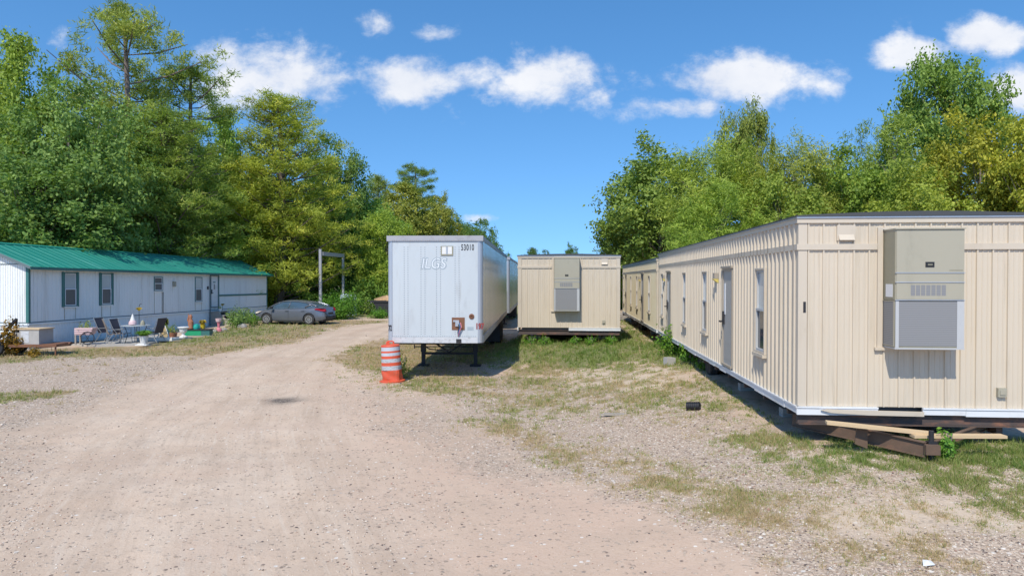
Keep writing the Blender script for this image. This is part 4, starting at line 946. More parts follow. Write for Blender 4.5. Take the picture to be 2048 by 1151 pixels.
    for s in (1, -1): m.tube([side(x, .02, s, .004) for x in np.linspace(-1.2, 1.05, 12)], .010, 5)
    build('window_trim', m, M['chrome'], t, sep=True)
    for a in AX:
        for s in (1, -1):
            wo_ = wheel(t, (a, s * .80, WR), WR, .21, axis=(0, s, 0), rim='black')
            h = MB(); c = (a, s * .895, WR)
            for k in range(10):
                q = k * math.pi / 5; h.bar((a + .03 * math.cos(q), s * .895, WR + .03 * math.sin(q)), (a + .195 * math.cos(q), s * .90, WR + .195 * math.sin(q)), .028, .02, up=(0, 1, 0))
            for k in range(24):
                q = k * math.pi / 12; q2 = q + math.pi / 12; h.bar((a + .20 * math.cos(q), s * .90, WR + .20 * math.sin(q)), (a + .20 * math.cos(q2), s * .90, WR + .20 * math.sin(q2)), .03, .03)
            build('spokes', h, M['rim'], wo_)
    for s in (1, -1):
        m = MB(); m.add([(-2.285, s*.55, .78), (-2.25, s*.74, .80), (-2.02, s*.875, .85), (-1.66, s*.905, .93), (-1.78, s*.89, 1.0), (-2.1, s*.81, 1.005), (-2.26, s*.6, .96)], [tuple(range(7))]); m.v = [(x, y + s * .012, z) for x, y, z in m.v]; build('tail_light', m, M['red'], t)
        m = MB(); m.add([(2.23, s*.52, .60), (2.12, s*.72, .62), (1.9, s*.845, .68), (1.62, s*.88, .80), (1.85, s*.83, .80), (2.1, s*.70, .72)], [tuple(range(6))]); m.v = [(x + .01, y + s * .014, z + .012) for x, y, z in m.v]; build('headlight', m, M['lens'], t)
        m = MB(); m.tube([(.95, s*.90, .98), (.93, s*1.0, 1.0)], [.03, .05], 6); m.box(.86, 1.0, min(s*.97, s*1.1), max(s*.97, s*1.1), .96, 1.08); build('wing_mirror', m, M['black'], t)
        for x in (.05, -.95): m = MB(); m.box(x - .10, x + .1, min(s*.9, s*.935), max(s*.9, s*.935), .82, .85); build('door_handle', m, M['car'], t)
        m = MB(); m.tube([(-.9, s*.915, .26), (0, s*.918, .25), (.9, s*.915, .26)], .012, 5)
        m.tube([(1.0, s*.916, .30), (1.0, s*.918, .86)], .005, 4); m.tube([(-.05, s*.916, .30), (-.05, s*.918, .9)], .005, 4); build('door_seam', m, M['black'], t, sep=True)
    m = MB(); m.box(-2.30, -2.2, -.55, .55, .36, .48); m.box(-2.31, -2.27, -.26, .26, .60, .74); build('rear_bumper_trim', m, M['black'], t)
    return t
c = P(585, 647)
make_car('dark grey four-door sedan parked with its nose to the shrubs, beyond the mobile home', (c[0] + .12, c[1] + .1, .0), R(180 - 11)).scale = (1.05, 1.03, 1.0)

# ---------------------------------------------------------------- traffic drum
d = thing('traffic_drum', 'battered orange traffic drum with silver bands and a crushed base', 'traffic drum', (-3.20, 18.22, 0)); d.rotation_euler = (R(-1), R(-3), .1)
def drum(z0, z1, mt, nm, seed=0, dent=0):
    m = MB(); n = 36; rr = random.Random(seed); rows = 8; vs = []
    for i in range(rows + 1):
        z = z0 + (z1 - z0) * i / rows
        for k in range(n):
            t = 2 * math.pi * k / n; r = .275 - .03 * z; r -= dent * .075 * math.exp(-((t - 4.2) / .55) ** 2) * (1 - i / rows * .6) - dent * .05 * math.exp(-((t - 5.4) / .3) ** 2); r += dent * .02 * math.sin(3 * t + z * 9) * math.sin(z * 14)
            vs.append((r * math.cos(t), r * math.sin(t), z))
    m.add(vs, [(i*n+k, i*n+(k+1) % n, (i+1)*n+(k+1) % n, (i+1)*n+k) for i in range(rows) for k in range(n)] + [tuple(range(n)), tuple(range(rows*n, (rows+1)*n))])
    return build(nm, m, M[mt], d, smooth=False)
drum(.0, .34, 'orange', 'base', 3, 1.0)
m = MB(); m.lathe([(.28, .0), (.34, .0), (.345, .05), (.29, .07)], 30, squash=.92); build('base_ring', m, M['orange'], d)
drum(.34, .455, 'reflectworn', 'reflective_band', 2, .25); drum(.455, .545, 'orange', 'shell', 2, .2); drum(.545, .645, 'reflectworn', 'reflective_band', 2, .1)
drum(.645, .72, 'orange', 'shell', 2, 0); drum(.72, .80, 'reflect', 'reflective_band'); drum(.80, .85, 'orange', 'shell'); drum(.85, .95, 'reflect', 'reflective_band')
m = MB(); m.lathe([(.246, .95), (.252, .97), (.24, 1.0), (.18, 1.012), (.02, 1.02)], 30); build('lid', m, M['orange'], d)
m = MB(); m.tube([(-.09, 0, 1.0), (-.09, 0, 1.07), (-.05, 0, 1.095), (.05, 0, 1.095), (.09, 0, 1.07), (.09, 0, 1.0)], .022, 8); m.bar((-.09, .0, 1.04), (-.02, .0, 1.04), .03, .08); build('handle', m, M['orange'], d)

# ---------------------------------------------------------------- gantry, wall, skip beyond the car
def gpt(px, Y): return (px - 1024) / FPX * Y
t = thing('post_frame', 'tall rusty goal-like frame of two posts and a crossbeam behind the bush', 'gantry', (gpt(641, 50), 50, 0))
x2 = gpt(686.5, 54) - gpt(641, 50)
m = MB(); m.bar((0, 0, 0), (0, 0, 4.95), .2, .18); build('post', m, M['toprail'], t)
m = MB(); m.bar((x2, 4, 0), (x2, 4, 4.75), .17, .17); build('post', m, M['toprail'], t)
m = MB(); m.bar((.12, .1, 4.62), (x2 + .05, 3.9, 4.60), .12, .28); build('crossbeam', m, M['concrete'], t)
w = MB(); X0 = gpt(710, 55); w.box(X0, X0 + 2.6, 55, 55.25, 0, 1.12); w.box(X0 + 1.0, X0 + 1.5, 54.8, 54.998, 0, .5)
o = build('concrete_wall', w, M['white'], bevel=.02); tag(o, 'low pale concrete block wall between the blue tarp and the rusty skip', 'wall')
t = thing('skip', 'dark rusty metal skip heaped with orange soil', 'skip', (gpt(764, 50), 50, 0))
m = MB(); m.prism([(-.2, .35), (.25, .15), (2.6, .15), (3.2, 1.15), (-.75, 1.15)], 1, 0, 1.9); m.box(-.85, 3.3, -.06, -.001, 1.06, 1.2); m.bar((.1, .1, 0), (.1, .1, .4), .2, .2); build('container', m, M['darksteel'], t)
m = MB(); rr = random.Random(3)
for k in range(16): 
    a, b = rr.uniform(-.3, 2.7), rr.uniform(.3, 1.6); m.lathe([(.5, 0), (.42, .18), (.2, .33), (.02, .38)], 9, (a, b, 1.0 + rr.uniform(0, .2)))
m.bar((-.6, .2, 1.25), (.2, .3, 1.5), .3, .12); build('soil_heap', m, M['soil'], t)
def tarp():
    m = MB(); n = 18; k = 12
    for i in range(n + 1):
        for j in range(k + 1):
            u = i / n * math.pi * 2; v = j / k; r = .62 * (1 - .28 * v ** 3) * (1 + .1 * math.sin(5 * u + 3 * v) + .06 * math.sin(9 * u)); m.v.append((r * math.cos(u), r * .8 * math.sin(u), 1.62 * math.sin(v * math.pi / 2) + .05 * math.sin(7 * u) * v))
    for i in range(n):
        for j in range(k): a = i*(k+1)+j; m.f.append((a, a+1, a+k+2, a+k+1))
    m.add([(0, 0, 1.6)], []); return m
o = build('tarp_bundle', tarp(), M['tarp']); o.location = (gpt(696, 52), 52, 0); tag(o, 'pale blue tarp over a standing bundle beside the concrete wall', 'tarp')
# ---------------------------------------------------------------- loose things on the yard
x, y, z = gp(1339, 729); m = MB(); m.box(-.13, .13, -.1, .1, -.02, .19); m.box(-.1, -.02, -.06, .06, .19, .192); o = build('concrete_block', m, M['concrete'], bevel=.012); o.location = (x, y, z); o.rotation_euler = (.0, .05, .3); tag(o, 'pale concrete block lying on the grass near the bright green weed', 'block')
x, y, z = gp(1388, 820); m = MB(); pr = []
for k in range(7): pr += [(.10, -.15 + k * .043), (.10, -.15 + k * .043 + .018), (.085, -.15 + k * .043 + .022), (.085, -.15 + k * .043 + .041)]
pr += [(.07, .15), (.07, -.15)]; m.lathe(pr, 20); m.f = m.f[:-2]
o = build('corrugated_pipe', m, M['black']); o.location = (x, y, z + .07); o.scale = (.8, .8, .8); o.rotation_euler = (R(84), .1, R(60)); tag(o, 'short piece of black corrugated pipe lying on dry grass', 'pipe')
x, y, z = gp(1232, 830); m = MB(); m.box(-.22, .24, -.045, .05, 0, .035); m.box(-.32, -.2, -.02, .03, 0, .018); o = build('board_offcut', m, M['greywood']); o.location = (x, y, z); o.rotation_euler = (0, 0, -.12); tag(o, 'grey weathered board offcut lying on the gravel', 'board')
m = MB(); A = Vector((4.12, 8.93, .875)); B = Vector((5.30, 8.62, .80)); C2 = Vector((5.32, 8.55, .80)); D = Vector((6.20, 8.58, .775))
m.bar(A, B + (B - A) * .02, .14, .035); o = build('plank', m, M['wood']); tag(o, 'long pale timber plank resting on the rusted drawbar, left-hand end', 'plank', 'planks on the drawbar')
m = MB(); m.bar((5.05, 8.60, .775), D, .13, .035); o = build('plank', m, M['wood']); tag(o, 'shorter pale plank on the drawbar, its end sticking out to the right past the vine', 'plank', 'planks on the drawbar')
x, y, z = gp(1862, 1132); m = MB(); m.add([(-.05,0,.0),(.0,-.03,.02),(.06,.0,.01),(.05,.05,.03),(-.02,.06,.035),(0,.02,.045)], [(0,1,5),(1,2,5),(2,3,5),(3,4,5),(4,0,5),(0,4,3,2,1)]); o = build('paper_scrap', m, M['white']); o.location = (x, y, z); tag(o, 'crumpled scrap of white paper on the gravel in the foreground', 'litter')
bx0 = P(1252, 641)
for i, (dx, dy, dz, l, rz_) in enumerate(((0, 0, 0, 1.6, .1), (.15, 1.2, .05, 1.9, .2), (-.05, 2.6, .1, 1.5, -.1), (.2, 4.2, .12, 1.8, .15))):
    m = MB()
    for k in range(5): m.box(-l / 2, l / 2, -.5 + k * .22, -.5 + k * .22 + .14, .10, .125)
    for k in (-1, 0, 1): m.box(k * l * .42 - .05, k * l * .42 + .05, -.5, .52, 0, .099)
    o = build('pallet', m, M['greywood']); o.location = (bx0[0] + dx - .15, bx0[1] + dy + .8, .42 + dz); o.rotation_euler = (0, 0, rz_)
    tag(o, ['grey wooden pallet nearest the shaded corner, between the middle and right-hand offices', 'second wooden pallet in the gap between the offices', 'third wooden pallet in the gap between the offices', 'farthest pallet in the gap between the offices'][i], 'pallet', 'pallets between the offices')

# ---------------------------------------------------------------- patio of the mobile home
slab = MB(); pa = [P(120, 690), P(190, 692.5), P(287, 691), P(341, 681), P(384, 677)]; 
inner = [(-18.95 + .0755 * (pa[-1][1] - 26.7) + 2.0, pa[-1][1] + .8), (-18.8 + .0755 * 5, 33), (-18.85, 26.9)]
slab.prism(pa + inner, 2, -.2, .075); o = build('patio_slab', slab, M['concrete']); tag(o, 'grey concrete patio slab along the side of the mobile home', 'patio slab')
ZS = .077
def pat(px, Y): return (gpt(px, Y), Y)
def lawn_chair(label, x, y, rz, seat='mesh'):
    t = thing('patio_chair', label, 'chair', (x, y, ZS), rz, 'patio chairs round the table')   # faces local +x
    m = MB()
    for s in (-.27, .27):
        m.tube([(.28, s, 0), (.22, s, .40), (.22, s, .60), (-.2, s, .58)], .013, 6); m.tube([(-.32, s, 0), (-.02, s, .42), (-.2, s, .62), (-.38, s, 1.02)], .013, 6)
    m.tube([(-.38, -.27, 1.02), (-.38, .27, 1.02)], .013, 6); m.tube([(.22, -.27, .41), (.22, .27, .41)], .013, 6); build('frame', m, M['chairframe'], t)
    m = MB(); m.bar((.24, 0, .415), (-.18, 0, .38), .5, .018); build('seat', m, M[seat], t)
    m = MB(); m.bar((-.18, 0, .39), (-.385, 0, 1.01), .5, .018, up=(1, 0, 0)); build('backrest', m, M[seat], t)
    return t
lawn_chair('dark patio chair at the left end of the group, its back to the flower cart', *pat(212, 29.3), R(-8)); lawn_chair('tan sling patio chair between the two dark ones', *pat(226, 28.4), R(35), 'meshtan')
lawn_chair('dark patio chair pushed up to the left side of the round table', *pat(243, 28.5), R(-5)); lawn_chair('dark patio chair on the right side of the round table, seen edge on', *pat(309, 29.2), R(168))
tx, ty = pat(271, 28.9)
t = thing('patio_table', 'round glass-topped patio table with thin dark legs', 'table', (tx, ty, ZS))
m = MB(); m.lathe([(.54, .70), (.56, .71), (.56, .725), (.54, .735), (.02, .735)], 32); build('tabletop', m, M['blind'], t)
for k in range(4):
    q = k * math.pi / 2 + .6; m = MB(); m.tube([(.40 * math.cos(q), .40 * math.sin(q), 0), (.30 * math.cos(q), .30 * math.sin(q), .35), (.42 * math.cos(q), .42 * math.sin(q), .70)], .014, 6); build('leg', m, M['darksteel'], t)
def blades(name, mt, n, r, h, seed=0, w=.02, par=None, droop=.6, base=.0, up=.0):
    rg = np.random.default_rng(seed); a = rg.random(n) * 6.28; L_ = (.6 + .4 * rg.random(n)); el = rg.random(n) ** .7
    bx_1 = np.cos(a) * r * .2; by_1 = np.sin(a) * r * .2; mx_ = np.cos(a) * r * el * .6; my_ = np.sin(a) * r * el * .6; tx_ = np.cos(a) * r * el * L_ * 1.1; ty_ = np.sin(a) * r * el * L_ * 1.1
    mh = h * L_ * .8; th = h * L_ * (1 - droop * el); px_ = -np.sin(a) * w; py_ = np.cos(a) * w; z = np.zeros(n)
    V = np.stack([np.stack([bx_1, by_1, z + base], 1), np.stack([mx_ + px_, my_ + py_, mh + base], 1), np.stack([tx_, ty_, th + base], 1), np.stack([mx_ - px_, my_ - py_, mh + base], 1)], 1).reshape(-1, 3)
    return npmesh(name, V, np.arange(4 * n).reshape(-1, 4), mt, par, attrs={'var': np.repeat(rg.random(n), 4)})
def leafball(name, n, r, size, seed=0, h=None, mt=None, par=None, lumps=6, base=0., flat=.0):
    """leaves set along many arching shoots that leave the base"""
    rg = np.random.default_rng(seed); h = h or r * 2; ns = lumps * 5; az = rg.random(ns) * 6.28; rr_ = r * rg.random(ns) ** .6 * 1.05; hh = h * (.45 + .6 * rg.random(ns)) * (1 - .45 * (rr_ / r) ** 2)
    k = rg.integers(0, ns, n); t = (.12 + .9 * rg.random(n) ** .75); q = t ** .8; sc = r * .16 * (1.2 - .5 * t)
    C = np.stack([np.cos(az[k]) * rr_[k] * q, np.sin(az[k]) * rr_[k] * q, hh[k] * (t * 1.25 - .25 * t * t)], 1) + rg.normal(size=(n, 3)) * sc[:, None]; C[:, 2] = np.abs(C[:, 2]) + base
    D = np.stack([np.cos(az[k]), np.sin(az[k]), np.ones(n) * .8], 1)
    return leafmesh(name, C, D, size, rg, mt or M['leaf'], par)
def leafmesh(name, C, D, size, rg, mt, par=None, aspect=.55, var=None, tilt=.8):
    n = len(C); nr = D + rg.normal(size=(n, 3)) * tilt; nr /= np.linalg.norm(nr, axis=1)[:, None] + 1e-9
    t = np.cross(nr, rg.normal(size=(n, 3))); t /= np.linalg.norm(t, axis=1)[:, None] + 1e-9; b = np.cross(nr, t); s = size * (.6 + .8 * rg.random(n))[:, None]
    V = np.stack([C - t * s * .5, C + b * s * aspect * .5 + t * s * .08, C + t * s * .5, C - b * s * aspect * .5 + t * s * .08], 1).reshape(-1, 3)
    v = rg.random(n) if var is None else var
    return npmesh(name, V, np.arange(4 * n).reshape(-1, 4), mt, par, attrs={'var': np.repeat(v, 4)})
def pot(name, label, cat, x, y, z, prof, mt, n=16, group=None):
    t = thing(name, label, cat, (x, y, z), 0, group); m = MB(); m.lathe(prof, n); build('pot', m, M[mt], t, smooth=False); return t
t = thing('garden_ornament', 'white and pink cone-shaped ornament standing on the patio table', 'ornament', (tx - .13, ty, ZS + .737)); m = MB(); m.lathe([(.02, 0), (.16, .02), (.15, .12), (.10, .2)], 14); build('base', m, M['pinkpale'], t)
m = MB(); m.lathe([(.10, .2), (.06, .32), (.02, .46)], 14); build('cone', m, M['white'], t)
t = thing('sunflower_stake', 'yellow sunflower on a bent stake above the patio table', 'ornament', (tx - .05, ty + .35, ZS)); m = MB(); m.tube([(0, 0, 0), (0, 0, 1.5), (.05, 0, 1.62), (.12, 0, 1.6)], .012, 5); build('stake', m, M['black'], t)
blades('flower_head', M['yellow'], 90, .16, .18, 5, .03, t, base=1.32)
t = thing('lantern', 'small grey dome lantern on the far side of the patio table', 'lantern', (tx + .27, ty + .05, ZS + .737)); m = MB(); m.lathe([(.10, 0), (.10, .05), (.07, .14), (.03, .2)], 10); build('dome', m, M['acside'], t)
x, y = pat(287, 27.9); t = pot('potted_fern', 'bright green fern in a white pot in front of the patio table', 'potted plant', x, y, ZS, [(.10, 0), (.13, .05), (.17, .3), (.19, .36), (.16, .36)], 'white'); f = blades('fern_fronds', M['vine'], 420, .42, .34, 7, .022, t, base=.30)
x, y = pat(284, 27.5); m = MB(); m.box(-.24, .22, -.12, .12, 0, .045); m.box(-.16, .12, -.10, .08, .045, .085); o = build('white_tray', m, M['white'], bevel=.01); o.location = (x, y, ZS); tag(o, 'small white tray lying at the patio edge below the fern', 'tray')
x, y = pat(325, 29.6); t = thing('folded_sign', 'white-edged triangular tan board leaning on the patio', 'board', (x, y, ZS), R(10))
m = MB(); m.prism([(-.20, .04), (.26, .02), (.08, .66)], 1, 0, .02); build('panel', m, M['tan'], t); m = MB(); m.bar((-.28, -.02, .02), (.06, -.02, .70), .05, .03, up=(0, 1, 0)); m.bar((.30, -.02, .02), (.10, -.02, .66), .03, .03, up=(0, 1, 0)); build('frame', m, M['white'], t)
x, y = pat(312, 29.4); m = MB(); m.box(-.9, .62, .1, .75, 0, .10); m.box(-.9, .62, .1, .16, .10, .16); o = build('white_box_frame', m, M['white'], bevel=.01); o.location = (x, y, ZS); tag(o, 'low white wooden frame lying on the patio behind the table legs', 'frame')
def urn(label, x, y, k=1.):
    t = thing('urn_planter', label, 'urn', (x, y, ZS)); m = MB(); m.lathe([(.17*k, 0), (.17*k, .05*k), (.08*k, .10*k), (.06*k, .18*k), (.15*k, .26*k), (.19*k, .42*k), (.25*k, .46*k), (.24*k, .49*k), (.18*k, .47*k)], 18); build('urn', m, M['white'], t, smooth=False)
    m = MB(); m.lathe([(.175*k, .44*k), (.02, .46*k)], 12); build('soil', m, M['bark'], t); return t
urn('white plaster urn at the right end of the patio', *pat(366, 31.3))
x, y = pat(398, 33.0); t = thing('raised_bed', 'bright green plastic raised bed behind the urn', 'planter', (x, y, 0), R(8))
m = MB(); m.box(-.60, .16, -.28, .28, 0, .30); build('box', m, M['green'], t); m = MB(); m.box(.165, .55, -.28, .28, 0, .30); build('box', m, M['homegreen'], t); m = MB(); m.box(-.64, .59, -.31, .31, .302, .34); build('rim', m, M['darksteel'], t)
m = MB(); m.box(-.75, .75, -.36, -.32, 0, .05); build('edging', m, M['stone'], t)
def statue(label, x, y, z, mt, k=1.):
    t = thing('garden_statue', label, 'statue', (x, y, z)); m = MB()
    m.lathe([(.13*k, 0), (.15*k, .05*k), (.10*k, .12*k), (.13*k, .28*k), (.10*k, .42*k), (.06*k, .50*k), (.085*k, .58*k), (.06*k, .66*k), (.03*k, .70*k)], 12); m.tube([(-.08*k, 0, .3*k), (-.15*k, .02, .42*k), (-.10*k, .02, .62*k), (-.12*k, 0, .74*k)], [.04*k, .04*k, .035*k, .01*k], 6); m.tube([(.08*k, 0, .3*k), (.13*k, -.04, .36*k), (.06*k, -.08, .44*k)], [.035*k, .03*k, .02*k], 6)
    build('figure', m, M[mt], t, smooth=True); return t
statue('reddish brown figure statue on the left of the green raised bed', *pat(381, 33.0), .34, 'terracotta', 1.0)
x, y = pat(392, 33.1); t = thing('watering_can', 'teal plastic watering can on the green raised bed', 'watering can', (x, y, .34)); m = MB(); m.lathe([(.14, 0), (.15, .08), (.12, .2), (.06, .24)], 14); build('body', m, M['teal'], t); m = MB(); m.tube([(-.12, 0, .06), (-.24, 0, .22)], [.03, .015], 6); build('spout', m, M['teal'], t); m = MB(); m.tube([(.1, 0, .2), (.2, 0, .16), (.14, 0, .04)], .015, 6); build('handle', m, M['teal'], t)
x, y = pat(405, 33.3); t = pot('potted_flowers', 'yellow potted flowers between the teal can and the house wall', 'potted plant', x, y, .34, [(.09, 0), (.13, .2), (.11, .2)], 'yellow'); blades('flowers', M['yellow'], 160, .24, .38, 8, .03, t, base=.12)
x, y = pat(332, 30.9); t = pot('potted_plant', 'dark teal pot with a thin flowering stalk against the skirting', 'potted plant', x, y, ZS, [(.10, 0), (.14, .36), (.12, .36)], 'homegreen'); blades('stalks', M['leaf'], 40, .16, .8, 9, .03, t, base=.3)
x, y = pat(343, 31.6); t = pot('potted_plant', 'low leafy plant with a white bird ornament, right of the teal pot', 'potted plant', x, y, ZS, [(.2, 0), (.24, .2), (.22, .2)], 'terracotta'); leafball('leaves', 260, .3, .07, 3, .5, par=t, base=.12)
x, y = pat(437, 35.4); t = thing('garden_statue', 'pink flamingo-like vase standing by the foot of the steps', 'vase', (x, y, .05)); m = MB(); m.lathe([(.16, 0), (.15, .1), (.06, .2), (.07, .4), (.13, .58), (.15, .62), (.10, .6)], 12); build('vase', m, M['pink'], t); m = MB(); m.lathe([(.131, .50), (.165, .66), (.15, .66)], 12); build('pale_rim', m, M['pinkpale'], t)
t = thing('entry_steps', 'grey wooden steps below the white door of the mobile home', 'steps', (-18.93 + .0755 * 14.2 + .05, 26.7 + 14.25, 0), HA)
for k in range(4):
    m = MB(); m.box(.02 + 0, .55 + k * .32, -.62, .62, .84 - .22 * k - .05, .84 - .22 * k); build('tread', m, M['greywood'], t)
m = MB(); m.prism([(.04, 0), (1.35, 0), (1.35, .10), (.5, .76), (.04, .76)], 1, -.6, -.55); m.prism([(.04, 0), (1.35, 0), (1.35, .10), (.5, .76), (.04, .76)], 1, .55, .6); build('stringer', m, M['greywood'], t, sep=True)
sxp, syp = t.location.x, t.location.y
t = thing('sunflower_stake', 'yellow sunflower beside the door at the top of the steps', 'ornament', (sxp + .25, syp + .45, .84)); m = MB(); m.tube([(0, 0, 0), (0, 0, .36)], .012, 5); build('stake', m, M['homegreen'], t); blades('flower_head', M['yellow'], 60, .15, .16, 6, .03, t, base=.3)
t = pot('potted_plant', 'small white pot on the top step', 'potted plant', sxp + .42, syp - .3, .84, [(.07, 0), (.1, .17), (.08, .17)], 'white'); leafball('leaves', 70, .12, .05, 6, .22, par=t, base=.12)
rr = random.Random(8)
for i, (px, Y, s) in enumerate(((418, 34.5, .16), (427, 34.9, .2), (447, 36.4, .17), (484, 38.5, .3), (409, 34.3, .14))):
    m = MB(); m.lathe([(s * .8, -.05), (s, .03), (s * .85, s * .5), (s * .4, s * .75), (.02, s * .78)], 8, squash=.7); m.v = [(a + rr.uniform(-.02, .02), b + rr.uniform(-.02, .02), c + rr.uniform(-.02, .02)) for a, b, c in m.v]
    o = build('edging_stone', m, M['stone']); o.location = (gpt(px, Y), Y, .02); tag(o, ['grey stone right of the raised bed', 'larger grey stone between the raised bed and the pink vase', 'grey stone at the foot of the steps', 'large pale stone in front of the dark shrub', 'smallest stone by the raised bed'][i], 'stone', 'stones edging the flower bed')
# flower cart
x, y = pat(169, 28.0); t = thing('garden_cart', 'old pinkish wooden garden cart with a wire wheel against the skirting', 'garden cart', (x, y, .08), R(5))
m = MB()
for k in range(3): m.box(-.30, .34 + .03 * k, -.22, .22, .44 + k * .085, .51 + k * .085)
m.box(-.3, .3, -.2, .2, .40, .43); build('tray', m, M['pinkpale'], t)
m = MB()
for q0 in range(16): a = q0 * math.pi / 8; b = a + math.pi / 8; m.bar((.22 + .26 * math.cos(a), -.24, .27 + .26 * math.sin(a)), (.22 + .26 * math.cos(b), -.24, .27 + .26 * math.sin(b)), .02, .03)
for q0 in range(6): a = q0 * math.pi / 3; m.bar((.22, -.24, .27), (.22 + .26 * math.cos(a), -.24, .27 + .26 * math.sin(a)), .012, .012)
build('wheel', m, M['darksteel'], t); m = MB(); m.box(-.3, -.25, -.2, -.15, 0, .4); m.box(-.3, -.25, .15, .2, 0, .4); build('leg', m, M['greywood'], t, sep=True)
leafball('plants', 170, .3, .06, 12, .35, par=t, base=.62)
m = MB(); m.tube([(0, 0, 0), (.02, 0, .5), (.04, 0, .68)], .008, 5); m.lathe([(.0, .66), (.05, .70), (.05, .74), (.0, .78)], 8); o = build('solar_light', m, M['darksteel']); o.location = (*pat(102, 26.2), 0); tag(o, 'thin stake solar light left of the garden cart', 'garden light')
# rusty utility trailer with junk
x, y = pat(60, 24.9); t = thing('utility_trailer', 'derelict rusty utility trailer with a flat deck, at the left edge', 'utility trailer', (x, y, 0), R(3))
m = MB(); m.box(-1.6, 1.15, -.45, .55, .36, .41); m.bar((-1.6, -.46, .36), (1.2, -.46, .36), .05, .09); m.bar((-1.6, .56, .36), (1.15, .56, .36), .05, .09); m.bar((1.1, -.45, .38), (1.35, 0, .36), .06, .07); m.bar((1.1, .5, .38), (1.35, 0, .36), .06, .07); m.bar((1.12, -.4, 0), (1.12, -.4, .38), .04, .04); build('deck', m, M['rust2'], t)
wheel(t, (-.86, -.62, .30), .30, .2, axis=(.25, -1, 0)); wheel(t, (-.86, .72, .30), .30, .2, axis=(0, 1, 0))
m = MB(); m.tube([(-1.15, -.3, .4), (-.7, -.25, .85), (-.35, -.2, 1.32)], [.05, .06, .05], 8); m.tube([(-.8, .1, .4), (-.45, -.1, 1.0), (-.38, -.15, 1.28)], .035, 6); build('winch_arm', m, M['darksteel'], t)
t = thing('metal_chest', 'dented pale grey metal chest sitting on the rusty trailer', 'chest', (x - .02, y + .02, .412), R(-4))
m = MB(); m.box(-.12, .62, -.36, .34, 0, .52); m.box(-.55, -.125, -.30, .30, 0, .42); build('box', m, M['concrete'], t); m = MB(); m.box(-.60, .66, -.39, .37, .522, .56); build('lid', m, M['wood'], t); m = MB(); m.box(-.06, .24, -.368, -.3605, .06, .46); build('stained_panel', m, M['railworn'], t)
x, y = pat(22, 24.6); o = leafball('dead_vines', 1500, .42, .10, 31, 1.35, lumps=9); o.color = (1.0, .47, .30, 1); o.location = (x, y, 0); tag(o, 'heap of dead rust-brown vines climbing over the utility trailer', 'dead vine')
x, y = pat(66, 24.1); o = leafball('dead_vines', 260, .22, .08, 33, .42, lumps=4); o.color = (1.2, .62, .35, 1); o.location = (x, y, 0); tag(o, 'tuft of orange dead weeds under the deck of the utility trailer', 'dead weeds')
# plants
def plant(name, label, cat, x, y, z, r, h, n, size, mat_, col=(1, 1, 1, 1), seed=0, lumps=8, group=None):
    t = thing(name, label, cat, (x, y, z), 0, group); rg = random.Random(seed); m = MB()
    for k in range(6): a = rg.uniform(0, 6.28); q = r * rg.uniform(.2, .6); m.tube([(0, 0, -.03), (q * .5 * math.cos(a), q * .5 * math.sin(a), h * .4), (q * math.cos(a), q * math.sin(a), h * .8)], [.012 + h * .006, .01, .004], 5)
    build('stems', m, M['bark'], t); o = leafball('leaves', n, r, size, seed, h, M[mat_], t, lumps); o.color = col; return t
x, y = pat(474, 38.8); plant('shrub', 'dark grey-green shrub between the steps and the car', 'shrub', x, y, 0, .75, 1.25, 2600, .085, 'leaf', (.75, .95, 1.1, 1), 5, 11)
x, y = pat(507, 40.5); plant('shrub', 'low yellow-green weeds right in front of the car nose', 'shrub', x, y, 0, .45, .75, 900, .08, 'vine', (.75, .75, .5, 1), 6)
x, y = pat(494, 42.3); plant('shrub', 'thin dark shrub against the far end of the home wall', 'shrub', x, y, 0, .6, 1.15, 900, .08, 'leaf', (.7, .85, .9, 1), 16)
x, y = pat(676, 47); plant('shrub', 'big light green bush behind the tail of the car', 'bush', x, y, 0, 1.35, 1.9, 7000, .12, 'vine', (.70, .75, .6, 1), 7, 14)
x, y = pat(703, 49.5); plant('shrub', 'upright yellow-tipped bush beside the tarp', 'bush', x, y, 0, .8, 2.3, 1500, .13, 'vine', (.8, .8, .6, 1), 8, 9)
x, y = pat(733, 52.8); plant('weed', 'leafy weed growing in front of the low concrete wall', 'weed', x, y, 0, .35, 1.1, 500, .11, 'leaf', (.9, 1, .9, 1), 9)
x, y = pat(758, 48.0); plant('weed', 'dense low weeds at the foot of the skip', 'weed', x, y, 0, .8, .8, 1500, .1, 'vine', (.6, .7, .5, 1), 10)
x, y = pat(806, 18.9); plant('weed', 'green weed standing right behind the orange drum', 'weed', x, y, 0, .22, .75, 420, .05, 'leaf', (1, 1.1, .9, 1), 11, 6)
x, y, z = gp(1350, 712); plant('weed', 'tall bright green weed growing against the side of the near office', 'weed', x - .05, y + .2, z, .5, 1.15, 1700, .075, 'vine', (.9, .85, .6, 1), 12, 9)
x, y, z = gp(1382, 728); plant('weed', 'lower weed beside the tall one, under the office skirt', 'weed', x, y, z, .35, .7, 700, .07, 'vine', (.8, .8, .6, 1), 13, 7)
x, y, z = gp(1408, 742); plant('weed', 'small creeping weed at the edge of the shade under the near office', 'weed', x, y, z, .2, .42, 160, .07, 'vine', (.8, .85, .6, 1), 14, 5)
plant('vine', 'bright green leafy vine climbing the trailer jack', 'vine', 5.42, 8.50, .42, .12, .52, 420, .05, 'vine', (1, 1, 1, 1), 15, 8)
